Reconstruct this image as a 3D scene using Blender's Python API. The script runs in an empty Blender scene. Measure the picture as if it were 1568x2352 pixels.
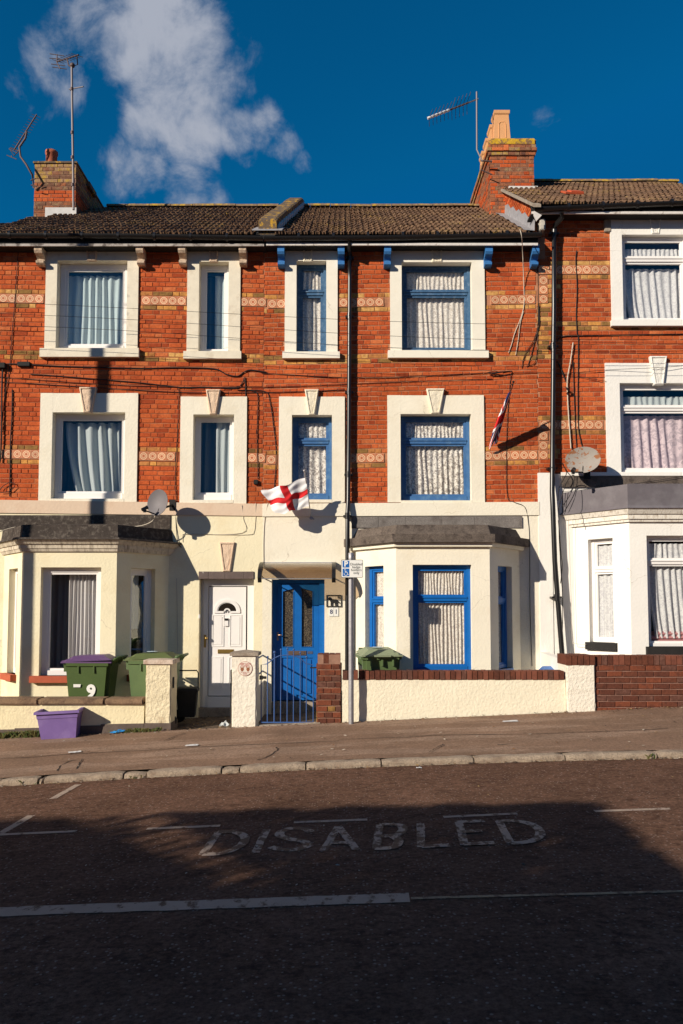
import bpy, math, random
from mathutils import Vector, Matrix
random.seed(7)
R = random.Random(11)
sc = bpy.context.scene
COL = sc.collection
# ---------------------------------------------------------------- camera
FPX, PITCH, EYE = 1790.0, math.radians(3.3), 1.75
HOR = 1400.0
PY0 = HOR - FPX*math.tan(PITCH)
cd = bpy.data.cameras.new('camera'); cam = bpy.data.objects.new('camera', cd); COL.objects.link(cam)
cam.location = (0, 0, EYE); cam.rotation_euler = (math.pi/2 + PITCH, 0, 0)
cd.sensor_fit = 'VERTICAL'; cd.sensor_height = 24; cd.lens = 24*FPX/2352
cd.shift_y = (PY0-1176)/2352
cd.clip_start = 0.05; cd.clip_end = 3000
sc.camera = cam
def ray(px, py):
    cx = (px-784)/FPX; cy = -(py-PY0)/FPX
    return Vector((cx, math.cos(PITCH)-cy*math.sin(PITCH), math.sin(PITCH)+cy*math.cos(PITCH)))
# ---------------------------------------------------------------- sun, sky, exposure
LD = Vector((1.2, 1.05, -0.66)).normalized()
sd = bpy.data.lights.new('sun', 'SUN'); sd.energy = 5.0; sd.angle = math.radians(0.55); sd.color = (1.0, 0.90, 0.76)
sun = bpy.data.objects.new('sun', sd); COL.objects.link(sun)
sun.rotation_euler = LD.to_track_quat('-Z', 'Y').to_euler(); sun.location = (-20, -20, 30)
w = bpy.data.worlds.new('World'); sc.world = w; w.use_nodes = True
nt = w.node_tree; N = nt.nodes; L = nt.links; N.clear()
def wn(t, **k):
    n = N.new(t)
    for a, b in k.items(): setattr(n, a, b)
    return n
sky = wn('ShaderNodeTexSky', sky_type='NISHITA', sun_disc=False)
sky.sun_elevation = math.radians(22.5); sky.sun_rotation = math.atan2(-LD.x, -LD.y)
sky.air_density = 1.0; sky.dust_density = 0.0; sky.ozone_density = 3.0
tint = wn('ShaderNodeMix', data_type='RGBA', blend_type='MULTIPLY'); tint.inputs[0].default_value = 1
L.new(sky.outputs[0], tint.inputs[6]); tint.inputs[7].default_value = (0.01, 0.60, 0.86, 1)
tc = wn('ShaderNodeTexCoord')
def vdist(c):
    n = wn('ShaderNodeVectorMath', operation='DISTANCE'); L.new(tc.outputs['Generated'], n.inputs[0]); n.inputs[1].default_value = c
    return n.outputs['Value']
def wmap(v, a, b, c, d, smooth=True):
    n = wn('ShaderNodeMapRange'); n.interpolation_type = 'SMOOTHSTEP' if smooth else 'LINEAR'
    L.new(v, n.inputs['Value']); n.inputs[1].default_value = a; n.inputs[2].default_value = b; n.inputs[3].default_value = c; n.inputs[4].default_value = d
    return n.outputs[0]
def wmath(op, a, b):
    n = wn('ShaderNodeMath', operation=op)
    for i, v in enumerate((a, b)):
        if isinstance(v, (int, float)): n.inputs[i].default_value = v
        else: L.new(v, n.inputs[i])
    return n.outputs[0]
BL = [(370,40,130,.95),(440,110,130,1.0),(470,190,100,.95),(380,200,115,.95),(300,90,110,.95),(225,85,80,.75),(160,85,75,.65),(100,130,65,.62),(60,180,58,.6),(130,165,80,.66),(205,50,90,.85),(85,240,48,.42),
      (330,290,78,.8),(285,350,62,.65),(430,290,115,.95),(340,395,80,.8),(425,430,85,.85),(485,455,55,.65),(300,430,55,.5),(540,300,72,.8),(600,295,58,.72),(650,335,52,.68),(692,375,38,.55),(550,350,52,.55),(1255,280,42,.30)]
acc = None
for (x, y, r, s) in BL:
    d = ray(x, y).normalized(); m = wmap(vdist(d), r/FPX*1.35, r/FPX*0.25, 0, s)
    acc = m if acc is None else wmath('MAXIMUM', acc, m)
far = wmap(vdist(ray(784, 500).normalized()), 0.75, 1.15, 0, 1)
nz = wn('ShaderNodeTexNoise'); L.new(tc.outputs['Generated'], nz.inputs['Vector']); nz.inputs['Scale'].default_value = 13; nz.inputs['Detail'].default_value = 9; nz.inputs['Roughness'].default_value = .62; nz.inputs['Distortion'].default_value = .3
nb = wn('ShaderNodeTexNoise'); L.new(tc.outputs['Generated'], nb.inputs['Vector']); nb.inputs['Scale'].default_value = 2.6; nb.inputs['Detail'].default_value = 8; nb.inputs['Roughness'].default_value = .6
gen = wmath('MULTIPLY', wmap(nb.outputs[0], 0.565, 0.68, 0, .9), far)
view = wmap(wmath('ADD', acc, wmath('MULTIPLY', wmath('SUBTRACT', nz.outputs[0], .5), 2.15)), 0.35, 1.15, 0, .98)
view = wmath('MULTIPLY', view, wmap(acc, 0.02, .3, 0, 1))
cl = wmath('MAXIMUM', view, gen)
lim = wn('ShaderNodeMix', data_type='RGBA', blend_type='DARKEN'); lim.inputs[0].default_value = 1; L.new(tint.outputs[2], lim.inputs[6]); lim.inputs[7].default_value = (.03, 1.0, 2.78, 1)
cc = wn('ShaderNodeMix', data_type='RGBA'); L.new(far, cc.inputs[0]); cc.inputs[6].default_value = (3.7, 4.0, 4.75, 1); cc.inputs[7].default_value = (4.6, 3.9, 3.3, 1)
cm = wn('ShaderNodeMix', data_type='RGBA'); L.new(cl, cm.inputs[0]); L.new(lim.outputs[2], cm.inputs[6]); L.new(cc.outputs[2], cm.inputs[7])
bg = wn('ShaderNodeBackground'); L.new(cm.outputs[2], bg.inputs[0]); bg.inputs[1].default_value = 0.092
wo = wn('ShaderNodeOutputWorld'); L.new(bg.outputs[0], wo.inputs[0])
vs = sc.view_settings; vs.view_transform = 'Standard'; vs.look = 'None'; vs.exposure = 0.22; vs.gamma = 1; vs.use_curve_mapping = False

# ---------------------------------------------------------------- helpers
F = 12.8; WY = 11.3
def P(px, py, Y=F):
    d = ray(px, py); return Vector((0, 0, EYE)) + d*(Y/d.y)
def X(px, Y=F, py=1000): return P(px, py, Y).x
def Z(py, Y=F): return P(784, py, Y).z
def zroad(x):
    c = max(-7, min(6.5, x)); return .0408*c - .003*c*c
def zwall(x):
    c = max(-9, min(9, x)); return .046*c + .135
def zg(x, y):
    if y < 8.7: return zroad(x)
    t = min(1, (y-8.85)/(WY-8.85)); a = zroad(x)+.068
    return a + (zwall(x)-a)*max(0, t)
def G(px, py, lift=0):
    d = ray(px, py); t = 5.0
    for _ in range(30):
        p = Vector((0, 0, EYE)) + d*t
        t = (zg(p.x, p.y)+lift-EYE)/d.z
    return Vector((0, 0, EYE)) + d*t

MATS = {}
def mat(name, col, rough=.8, var=.15, ns=6, bump=0, bs=40, metal=0, col2=None, c2s=3, c2lo=.5, c2hi=.65, stretch=None, spec=.3, fine=0, bdist=.01, fs=48, macro=0, crack=0):
    m = bpy.data.materials.new(name); m.use_nodes = True; t = m.node_tree; n = t.nodes; l = t.links
    b = n['Principled BSDF']; b.inputs['Roughness'].default_value = rough; b.inputs['Metallic'].default_value = metal
    b.inputs['Specular IOR Level'].default_value = spec
    g = n.new('ShaderNodeNewGeometry'); pos = g.outputs['Position']
    def noise(scale, det=5, ro=.6, vec=None):
        k = n.new('ShaderNodeTexNoise'); l.new(vec or pos, k.inputs['Vector']); k.inputs['Scale'].default_value = scale; k.inputs['Detail'].default_value = det; k.inputs['Roughness'].default_value = ro
        return k.outputs[0]
    def mr(v, a, b_, c, d):
        k = n.new('ShaderNodeMapRange'); l.new(v, k.inputs[0]); k.inputs[1].default_value = a; k.inputs[2].default_value = b_; k.inputs[3].default_value = c; k.inputs[4].default_value = d; return k.outputs[0]
    def mixc(f, a, b_, bt='MIX'):
        k = n.new('ShaderNodeMix'); k.data_type = 'RGBA'; k.blend_type = bt
        if isinstance(f, float): k.inputs[0].default_value = f
        else: l.new(f, k.inputs[0])
        for i, v in ((6, a), (7, b_)):
            if isinstance(v, tuple): k.inputs[i].default_value = (*v, 1)
            else: l.new(v, k.inputs[i])
        return k.outputs[2]
    c = tuple(col)
    if col2:
        vec = pos
        if stretch:
            mp = n.new('ShaderNodeMapping'); l.new(pos, mp.inputs[0]); mp.inputs['Scale'].default_value = stretch; vec = mp.outputs[0]
        c = mixc(mr(noise(c2s, 7, .65, vec), c2lo, c2hi, 0, 1), c, tuple(col2))
    if var:
        v = mr(noise(ns, 6, .65), .25, .75, 1-var, 1+var)
        cv = n.new('ShaderNodeCombineColor'); [l.new(v, cv.inputs[i]) for i in range(3)]
        c = mixc(1.0, c, cv.outputs[0], 'MULTIPLY')
    if fine:
        v = mr(noise(min(bs*3, fs), 4, .75), .32, .68, 1-fine, 1+fine)
        cv = n.new('ShaderNodeCombineColor'); [l.new(v, cv.inputs[i]) for i in range(3)]
        c = mixc(1.0, c, cv.outputs[0], 'MULTIPLY')
    if macro:
        mp = n.new('ShaderNodeMapping'); l.new(pos, mp.inputs[0]); mp.inputs['Scale'].default_value = (1, 1, .6)
        v = mr(noise(1.1, 6, .6, mp.outputs[0]), .3, .7, 1-macro, 1+macro)
        cv = n.new('ShaderNodeCombineColor'); [l.new(v, cv.inputs[i]) for i in range(3)]
        c = mixc(1.0, c, cv.outputs[0], 'MULTIPLY')
    if crack:
        nn = n.new('ShaderNodeTexNoise'); l.new(pos, nn.inputs['Vector']); nn.inputs['Scale'].default_value = 4; nn.inputs['Detail'].default_value = 5
        vm = n.new('ShaderNodeVectorMath'); vm.operation = 'MULTIPLY_ADD'; l.new(nn.outputs['Color'], vm.inputs[0]); vm.inputs[1].default_value = (.35, .35, .35); l.new(pos, vm.inputs[2])
        vo = n.new('ShaderNodeTexVoronoi'); vo.feature = 'DISTANCE_TO_EDGE'; l.new(vm.outputs[0], vo.inputs['Vector']); vo.inputs['Scale'].default_value = 1.1
        k1 = mr(vo.outputs['Distance'], .001, .007, 1, 0); k2 = mr(noise(.9, 3), .52, .6, 0, crack)
        mm = n.new('ShaderNodeMath'); mm.operation = 'MULTIPLY'; l.new(k1, mm.inputs[0]); l.new(k2, mm.inputs[1])
        c = mixc(mm.outputs[0], c, (.30, .23, .15))
        # grimy patches
        c = mixc(mr(noise(2.3, 8, .7), .60, .80, 0, crack*.5), c, (.42, .35, .25))
    if isinstance(c, tuple): b.inputs['Base Color'].default_value = (*c, 1)
    else: l.new(c, b.inputs['Base Color'])
    if bump:
        k = n.new('ShaderNodeBump'); k.inputs['Strength'].default_value = bump; k.inputs['Distance'].default_value = bdist
        l.new(noise(bs, 6, .6), k.inputs['Height']); l.new(k.outputs[0], b.inputs['Normal'])
    MATS[name] = m; m['mixc'] = 0
    return m

class MB:
    def __init__(s): s.v = []; s.f = []; s.m = []; s.sm = []
    def add(s, vs, fs, m=0, smooth=False):
        o = len(s.v); s.v += [tuple(p) for p in vs]
        for f in fs: s.f.append([i+o for i in f]); s.m.append(m); s.sm.append(smooth)
        return s
    def box(s, x0, x1, y0, y1, z0, z1, m=0):
        vs = [(x, y, z) for z in (z0, z1) for y in (y0, y1) for x in (x0, x1)]
        return s.add(vs, [(0,2,3,1),(4,5,7,6),(0,1,5,4),(2,6,7,3),(0,4,6,2),(1,3,7,5)], m)
    def fbox(s, fr, u0, u1, n0, n1, z0, z1, m=0):
        O, U, Nn = fr
        vs = [O+U*u+Nn*n+Vector((0, 0, z)) for z in (z0, z1) for n in (n1, n0) for u in (u0, u1)]
        return s.add(vs, [(0,2,3,1),(4,5,7,6),(0,1,5,4),(2,6,7,3),(0,4,6,2),(1,3,7,5)], m)
    def quad(s, a, b, c, d, m=0): return s.add([a, b, c, d], [(0,1,2,3)], m)
    def prism(s, poly, off, m=0, caps=True):
        n = len(poly); off = Vector(off); vs = [Vector(p) for p in poly] + [Vector(p)+off for p in poly]
        fs = [(i, (i+1) % n, (i+1) % n+n, i+n) for i in range(n)]
        if caps: fs += [tuple(range(n))[::-1], tuple(range(n, 2*n))]
        return s.add(vs, fs, m)
    def tube(s, pts, r, n=8, m=0, caps=True):
        pts = [Vector(p) for p in pts]; rs = r if isinstance(r, (list, tuple)) else [r]*len(pts)
        vs = []; fs = []
        for i, p in enumerate(pts):
            d = (pts[min(i+1, len(pts)-1)]-pts[max(i-1, 0)]).normalized()
            a = Vector((0, 0, 1)) if abs(d.z) < .9 else Vector((1, 0, 0))
            u = d.cross(a).normalized(); v = d.cross(u)
            for k in range(n):
                t = 2*math.pi*k/n; vs.append(p+(u*math.cos(t)+v*math.sin(t))*rs[i])
        for i in range(len(pts)-1):
            for k in range(n):
                fs.append((i*n+k, i*n+(k+1) % n, (i+1)*n+(k+1) % n, (i+1)*n+k))
        s.add(vs, fs, m, True)
        if caps:
            o = len(vs); s.add(vs[:n], [tuple(range(n))], m); s.add(vs[-n:], [tuple(range(n))[::-1]], m)
        return s
    def lathe(s, c, prof, n=16, m=0, smooth=True):
        vs = []; fs = []
        for (r, z) in prof:
            for k in range(n):
                t = 2*math.pi*k/n; vs.append((c[0]+r*math.cos(t), c[1]+r*math.sin(t), c[2]+z))
        for i in range(len(prof)-1):
            for k in range(n): fs.append((i*n+k, i*n+(k+1) % n, (i+1)*n+(k+1) % n, (i+1)*n+k))
        return s.add(vs, fs, m, smooth)
    def ball(s, c, r, m=0, n=8):
        return s.lathe(c, [(r*math.sin(math.pi*i/6)+1e-5, -r*math.cos(math.pi*i/6)) for i in range(7)], n, m)
    def bevelbox(s, x0, x1, y0, y1, z0, z1, b=.01, m=0):
        # box with chamfered edges
        import bmesh
        bm = bmesh.new(); bmesh.ops.create_cube(bm, size=1)
        for v in bm.verts: v.co = Vector(((x0+x1)/2+v.co.x*(x1-x0), (y0+y1)/2+v.co.y*(y1-y0), (z0+z1)/2+v.co.z*(z1-z0)))
        bmesh.ops.bevel(bm, geom=bm.edges[:], offset=b, segments=2, affect='EDGES')
        bm.verts.index_update(); s.add([v.co.copy() for v in bm.verts], [[v.index for v in f.verts] for f in bm.faces], m); bm.free(); return s
    def xf(s, M): s.v = [tuple(M @ Vector(v)) for v in s.v]; return s
    def mesh(s, name, mats, c=Vector((0, 0, 0))):
        me = bpy.data.meshes.new(name); me.from_pydata([tuple(Vector(v)-c) for v in s.v], [], s.f)
        for mm in (mats if isinstance(mats, (list, tuple)) else [mats]): me.materials.append(mm)
        me.polygons.foreach_set('material_index', s.m); me.polygons.foreach_set('use_smooth', s.sm); me.update(); return me
    def build(s, name, mats, parent=None, origin=None, base=False, **tags):
        xs, ys, zs = zip(*s.v)
        c = Vector(origin) if origin is not None else Vector(((min(xs)+max(xs))/2, (min(ys)+max(ys))/2, min(zs) if base else (min(zs)+max(zs))/2))
        o = bpy.data.objects.new(name, s.mesh(name, mats, c)); COL.objects.link(o)
        o.location = c
        if parent is not None: attach(o, parent)
        for k, v in tags.items(): o[k] = v
        return o
def wloc(o):
    v = Vector(o.location)
    while o.parent: o = o.parent; v += o.location
    return v
def attach(o, parent):
    o.parent = parent; o.location = Vector(o.location)-wloc(parent)
def thing(name, loc, label, cat, group=None):
    o = bpy.data.objects.new(name, None); COL.objects.link(o); o.location = loc; o.empty_display_size = .2
    o['label'] = label; o['category'] = cat
    if group: o['group'] = group
    return o
def tag(o, label, cat, group=None):
    o['label'] = label; o['category'] = cat
    if group: o['group'] = group
    return o
def copy_tree(o, parent=None):
    c = o.copy(); COL.objects.link(c)
    if parent is not None: c.parent = parent
    for ch in list(o.children): copy_tree(ch, c)
    return c
FR = (Vector((0, F, 0)), Vector((1, 0, 0)), Vector((0, -1, 0)))       # facade frame: u, outward n, z

# ---------------------------------------------------------------- materials
BR = [mat('brick_red_%d' % i, c, .9, .25, 30, .7, 90, col2=c2, c2s=14, c2lo=.5, c2hi=.7, spec=.1, fine=.14, bdist=.006, macro=.22) for i, (c, c2) in enumerate([
      ((.46,.093,.027), (.36,.067,.022)), ((.42,.080,.024), (.33,.059,.019)), ((.50,.113,.034), (.41,.081,.025)), ((.33,.059,.020), (.25,.044,.016)), ((.52,.145,.050), (.42,.092,.030))])]
BB = [mat('brick_buff_%d' % i, c, .9, .30, 30, .7, 90, col2=c2, c2s=12, c2lo=.45, c2hi=.65, spec=.1, fine=.14, bdist=.006, macro=.2) for i, (c, c2) in enumerate([
      ((.58,.27,.07), (.35,.15,.045)), ((.46,.19,.06), (.28,.11,.035)), ((.64,.36,.12), (.42,.20,.06)), ((.26,.14,.045), (.16,.085,.03))])]
BD = [mat('brick_dark_%d' % i, c, .85, .25, 25, .5, 60, spec=.15, col2=c2, c2s=10, fine=.15, bdist=.006) for i, (c, c2) in enumerate([
      ((.13,.044,.026), (.09,.034,.022)), ((.11,.038,.024), (.08,.03,.02)), ((.18,.054,.028), (.12,.042,.026)), ((.11,.048,.034), (.16,.075,.055))])]
MORT = mat('mortar_red', (.32,.095,.045), .95, .3, 5, .6, 120, col2=(.42,.16,.08), c2s=1.5, c2lo=.45, c2hi=.6, spec=.1)
MORTL = mat('mortar_light', (.44,.20,.11), .95, .3, 5, .6, 120, col2=(.25,.09,.045), c2s=2, spec=.1)
MORTD = mat('mortar_brown', (.30,.17,.12), .95, .3, 8, .6, 120, spec=.1)
CREAM = mat('cream_paint', (.80,.74,.60), .75, .05, 1.5, .5, 28, col2=(.75,.68,.53), c2s=1.2, fine=.02, bdist=.012, crack=.4)
CREAMY = mat('yellowish_cream_paint', (.80,.72,.50), .75, .06, 1.5, .5, 28, col2=(.76,.65,.42), c2s=1.1, fine=.02, bdist=.012, crack=.4)
STUCC = mat('surround_paint', (.80,.75,.63), .75, .06, 3, .5, 45, col2=(.72,.64,.50), c2s=2, c2lo=.6, c2hi=.75, bdist=.006, crack=.4)
WEATH = mat('weathered_surround', (.74,.67,.53), .8, .08, 8, .6, 60, col2=(.60,.51,.38), c2s=5, c2lo=.55, c2hi=.75, bdist=.006)
PINK = mat('pinkish_beige_paint', (.68,.52,.38), .75, .05, 2, .5, 30, col2=(.62,.45,.32), c2s=2, bdist=.01, crack=.4)
WHITEP = mat('white_wall_paint', (.82,.79,.73), .7, .05, 1.5, .4, 28, col2=(.72,.69,.62), c2s=5, c2lo=.6, c2hi=.78, stretch=(1,1,.15), bdist=.012, crack=.4)
GREYREV = mat('olive_grey_paint', (.30,.26,.17), .85, .1, 3, .4, 40)
UPVC = mat('white_plastic', (.80,.77,.74), .35, .02, 2)
BLUE = mat('blue_gloss_paint', (.004,.115,.40), .38, .12, 7, .3, 30, spec=.5, bdist=.004)
BLUEW = mat('weathered_blue_paint', (.045,.115,.22), .7, .25, 14, .5, 60, col2=(.10,.16,.24), c2s=14, c2lo=.52, c2hi=.66, bdist=.004)
RED = mat('red_sill_paint', (.42,.09,.04), .7, .12, 9, .3, 40)
BLACK = mat('black_plastic', (.012,.011,.011), .32, .1, 6, spec=.5)
BLACKM = mat('matt_black', (.02,.018,.017), .8, .2, 9, .2, 60)
FELT = mat('roofing_felt', (.12,.095,.078), .95, .3, 5, .8, 90, col2=(.055,.042,.036), c2s=7, c2lo=.5, c2hi=.65, fine=.35)
FELTL = mat('pale_grey_felt', (.19,.17,.155), .95, .2, 5, .8, 110, fine=.35, col2=(.12,.10,.09), c2s=3)
FELTB = mat('black_mossy_felt', (.055,.043,.036), .95, .35, 7, .9, 70, col2=(.12,.10,.082), c2s=16, c2lo=.5, c2hi=.62, fine=.2)
GREYR = mat('blue_grey_lead', (.13,.115,.125), .6, .15, 3, .4, 14, col2=(.17,.155,.165), c2s=2, bdist=.01)
LEAD = mat('lead_flashing', (.30,.29,.30), .6, .25, 12, .3, 30)
CORN = mat('stained_cornice', (.62,.54,.42), .85, .2, 10, .6, 50, col2=(.11,.07,.045), c2s=9, c2lo=.46, c2hi=.78, stretch=(2.5,1,.4))
CORNW = mat('streaked_white_cornice', (.78,.73,.64), .85, .1, 10, .5, 40, col2=(.36,.28,.20), c2s=16, c2lo=.50, c2hi=.75, stretch=(2.5,1,.5))
ROOF = [mat('roof_tile_%d' % i, c, .9, .35, 25, .8, 60, col2=c2, c2s=s, c2lo=.56, c2hi=.68, fine=.3, bdist=.015, spec=.1) for i, (c, c2, s) in enumerate([
      ((.160,.093,.056), (.29,.20,.11), 12), ((.125,.074,.048), (.25,.17,.10), 15), ((.185,.112,.068), (.36,.24,.09), 9), ((.17,.105,.06), (.44,.28,.05), 14)])]
RIDGE = mat('lichened_ridge', (.22,.15,.09), .95, .35, 14, .8, 50, col2=(.40,.25,.04), c2s=7, c2lo=.5, c2hi=.6)
LICH = mat('orange_lichen_stone', (.13,.09,.06), .95, .3, 20, .9, 50, col2=(.48,.27,.03), c2s=9, c2lo=.53, c2hi=.60)
ORANGE = mat('new_orange_tile', (.50,.10,.04), .7, .1, 10)
TERRA = mat('terracotta_pot', (.42,.12,.06), .8, .15, 9, .3, 40)
BUFFPOT = mat('buff_clay_pot', (.66,.34,.15), .8, .08, 6, .3, 40)
CONC = mat('concrete', (.34,.28,.22), .95, .25, 10, .8, 60, col2=(.22,.17,.13), c2s=5, fine=.2)
KERBM = mat('kerb_concrete', (.36,.28,.205), .95, .25, 12, .9, 70, col2=(.22,.16,.115), c2s=6, fine=.3, bdist=.02)
PAVE = mat('pavement_asphalt', (.24,.150,.100), .95, .18, 1.2, .8, 150, col2=(.30,.20,.14), c2s=1.0, c2lo=.5, c2hi=.56, stretch=(.35,2.2,1), fine=.34, spec=.15, macro=.16, fs=34)
STEELG = mat('galvanised_steel', (.36,.35,.36), .5, .2, 18, .2, 60, metal=.6, spec=.5)
BRASS = mat('polished_brass', (.65,.42,.12), .3, .1, 9, metal=.9)
GREEND = mat('green_bin_plastic', (.058,.096,.022), .5, .10, 5, .15, 40, spec=.4)
GREENL = mat('pale_green_bin_plastic', (.095,.145,.055), .5, .10, 5, .15, 40, spec=.4)
PURPLE = mat('purple_plastic', (.20,.125,.34), .5, .08, 6, .1, 30, col2=(.24,.16,.38), c2s=4, spec=.4)
PURPD = mat('dark_purple_plastic', (.11,.055,.145), .45, .1, 6, spec=.4)
COPING = mat('brown_stone_coping', (.25,.16,.095), .9, .25, 9, .8, 40, col2=(.14,.085,.055), c2s=5, fine=.2)
PLINTH = mat('dark_plinth_paint', (.12,.09,.075), .9, .25, 7, .6, 40)
RAILB = mat('blue_gate_paint', (.040,.095,.26), .5, .15, 20, spec=.4)
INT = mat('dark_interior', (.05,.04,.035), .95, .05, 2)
SLATE = mat('dark_slate', (.13,.095,.085), .7, .2, 9, .4, 30, col2=(.55,.5,.45), c2s=7, c2lo=.63, c2hi=.66)
GARDEN = mat('garden_dirt', (.10,.07,.05), .95, .35, 4, .8, 60, col2=(.16,.12,.08), c2s=5)
WIRE = mat('black_cable', (.015,.012,.012), .6, 0)
WIREL = mat('cream_cable', (.55,.48,.38), .6, 0)
SIGNW = mat('sign_white', (.80,.79,.74), .4, .02, 3)
SIGNB = mat('sign_blue', (.015,.12,.40), .4, .02, 3)
INK = mat('ink_black', (.015,.015,.015), .6, 0)
FLW = mat('flag_white', (.80,.78,.78), .85, .03, 3)
FLR = mat('flag_red', (.62,.018,.022), .85, .05, 3)
FLN = mat('flag_navy', (.02,.03,.12), .85, .05, 3)
SEAT = mat('grey_dish_paint', (.17,.155,.16), .6, .1, 6)
RUST = mat('rusty_dish_paint', (.28,.25,.22), .7, .1, 6, .3, 50, col2=(.25,.095,.035), c2s=9, c2lo=.51, c2hi=.55)
CLEAR = None
# asphalt road with aggregate speckle
def asphalt():
    m = mat('road_asphalt', (.165,.092,.062), .85, .22, .8, .9, 130, col2=(.125,.070,.048), c2s=2.2, c2lo=.45, c2hi=.6, fine=.42, spec=.2, macro=.14, fs=30)
    t = m.node_tree; n = t.nodes; l = t.links; b = n['Principled BSDF']
    old = b.inputs['Base Color'].links[0].from_socket
    g = [x for x in n if x.type == 'NEW_GEOMETRY'][0]
    def spots(sc_, thr, col, prev, sh=(1,1,1), dn=None):
        mp = n.new('ShaderNodeMapping'); l.new(g.outputs['Position'], mp.inputs[0]); mp.inputs['Scale'].default_value = sh
        v = n.new('ShaderNodeTexVoronoi'); l.new(mp.outputs[0], v.inputs['Vector']); v.inputs['Scale'].default_value = sc_
        wn2 = n.new('ShaderNodeSeparateColor'); l.new(v.outputs['Color'], wn2.inputs[0])
        a = n.new('ShaderNodeMath'); a.operation = 'LESS_THAN'; l.new(v.outputs['Distance'], a.inputs[0]); a.inputs[1].default_value = .35
        c = n.new('ShaderNodeMath'); c.operation = 'GREATER_THAN'; l.new(wn2.outputs[0], c.inputs[0]); c.inputs[1].default_value = thr
        f = n.new('ShaderNodeMath'); f.operation = 'MULTIPLY'; l.new(a.outputs[0], f.inputs[0]); l.new(c.outputs[0], f.inputs[1])
        if dn:
            k = n.new('ShaderNodeTexNoise'); l.new(g.outputs['Position'], k.inputs['Vector']); k.inputs['Scale'].default_value = 1.7; k.inputs['Detail'].default_value = 5
            q = n.new('ShaderNodeMapRange'); l.new(k.outputs[0], q.inputs[0]); q.inputs[1].default_value = .45; q.inputs[2].default_value = .6
            f2 = n.new('ShaderNodeMath'); f2.operation = 'MULTIPLY'; l.new(f.outputs[0], f2.inputs[0]); l.new(q.outputs[0], f2.inputs[1]); f = f2
        x = n.new('ShaderNodeMix'); x.data_type = 'RGBA'; l.new(f.outputs[0], x.inputs[0]); l.new(prev, x.inputs[6]); x.inputs[7].default_value = (*col, 1)
        return x.outputs[2]
    c = spots(42, .84, (.27,.20,.165), old)
    b.inputs['Specular IOR Level'].default_value = .02; b.inputs['Roughness'].default_value = 1
    mp = n.new('ShaderNodeMapping'); l.new(g.outputs['Position'], mp.inputs[0]); mp.inputs['Scale'].default_value = (.7, 1.0, 1)
    k = n.new('ShaderNodeTexNoise'); l.new(mp.outputs[0], k.inputs['Vector']); k.inputs['Scale'].default_value = 11; k.inputs['Detail'].default_value = 6; k.inputs['Roughness'].default_value = .75
    k2 = n.new('ShaderNodeTexNoise'); l.new(g.outputs['Position'], k2.inputs['Vector']); k2.inputs['Scale'].default_value = .9; k2.inputs['Detail'].default_value = 3
    q = n.new('ShaderNodeMapRange'); l.new(k.outputs[0], q.inputs[0]); q.inputs[1].default_value = .535; q.inputs[2].default_value = .57
    q2 = n.new('ShaderNodeMapRange'); l.new(k2.outputs[0], q2.inputs[0]); q2.inputs[1].default_value = .38; q2.inputs[2].default_value = .55; q2.inputs[3].default_value = .15; q2.inputs[4].default_value = .45
    f = n.new('ShaderNodeMath'); f.operation = 'MULTIPLY'; l.new(q.outputs[0], f.inputs[0]); l.new(q2.outputs[0], f.inputs[1])
    x = n.new('ShaderNodeMix'); x.data_type = 'RGBA'; l.new(f.outputs[0], x.inputs[0]); l.new(c, x.inputs[6]); x.inputs[7].default_value = (.040,.022,.015,1); c = x.outputs[2]
    l.new(c, b.inputs['Base Color']); return m
ASPH = asphalt()
def worn_paint(name, col, lo, hi):
    return mat(name, col, .8, .1, 5, .5, 120, col2=(.11,.065,.045), c2s=9, c2lo=lo, c2hi=hi, stretch=(1.6, 1, 1))
LINE = worn_paint('road_paint', (.40,.305,.235), .54, .64)
LINET = worn_paint('worn_road_paint', (.39,.30,.235), .46, .53)
LINEY = worn_paint('faded_thin_paint', (.34,.25,.15), .46, .62)
def glass(name, refl=.10, tint=(.92,.95,.95), rough=.0):
    m = bpy.data.materials.new(name); m.use_nodes = True; n = m.node_tree.nodes; l = m.node_tree.links; n.clear()
    o = n.new('ShaderNodeOutputMaterial'); mx = n.new('ShaderNodeMixShader'); tr = n.new('ShaderNodeBsdfTransparent'); gl = n.new('ShaderNodeBsdfGlossy')
    tr.inputs[0].default_value = (*tint, 1); gl.inputs['Roughness'].default_value = rough; gl.inputs[0].default_value = (1,1,1,1)
    fr = n.new('ShaderNodeLayerWeight'); pw_ = n.new('ShaderNodeMath'); pw_.operation = 'POWER'; l.new(fr.outputs['Facing'], pw_.inputs[0]); pw_.inputs[1].default_value = 4
    ma = n.new('ShaderNodeMath'); ma.operation = 'MULTIPLY_ADD'; l.new(pw_.outputs[0], ma.inputs[0]); ma.inputs[1].default_value = .8; ma.inputs[2].default_value = refl; ma.use_clamp = True
    bp = n.new('ShaderNodeBump'); nz_ = n.new('ShaderNodeTexNoise'); g = n.new('ShaderNodeNewGeometry'); l.new(g.outputs['Position'], nz_.inputs['Vector']); nz_.inputs['Scale'].default_value = 1.6; nz_.inputs['Detail'].default_value = 1
    bp.inputs['Strength'].default_value = .25; bp.inputs['Distance'].default_value = .03; l.new(nz_.outputs[0], bp.inputs['Height']); l.new(bp.outputs[0], gl.inputs['Normal'])
    l.new(ma.outputs[0], mx.inputs[0]); l.new(tr.outputs[0], mx.inputs[1]); l.new(gl.outputs[0], mx.inputs[2]); l.new(mx.outputs[0], o.inputs[0]); return m
GLASS = glass('window_glass', .045, (.985,.99,.99)); GLASSR = glass('reflective_glass', .075, (.93,.97,.98))
CANG = glass('smoked_canopy_sheet', .05, (.72,.64,.54), .25)
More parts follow.
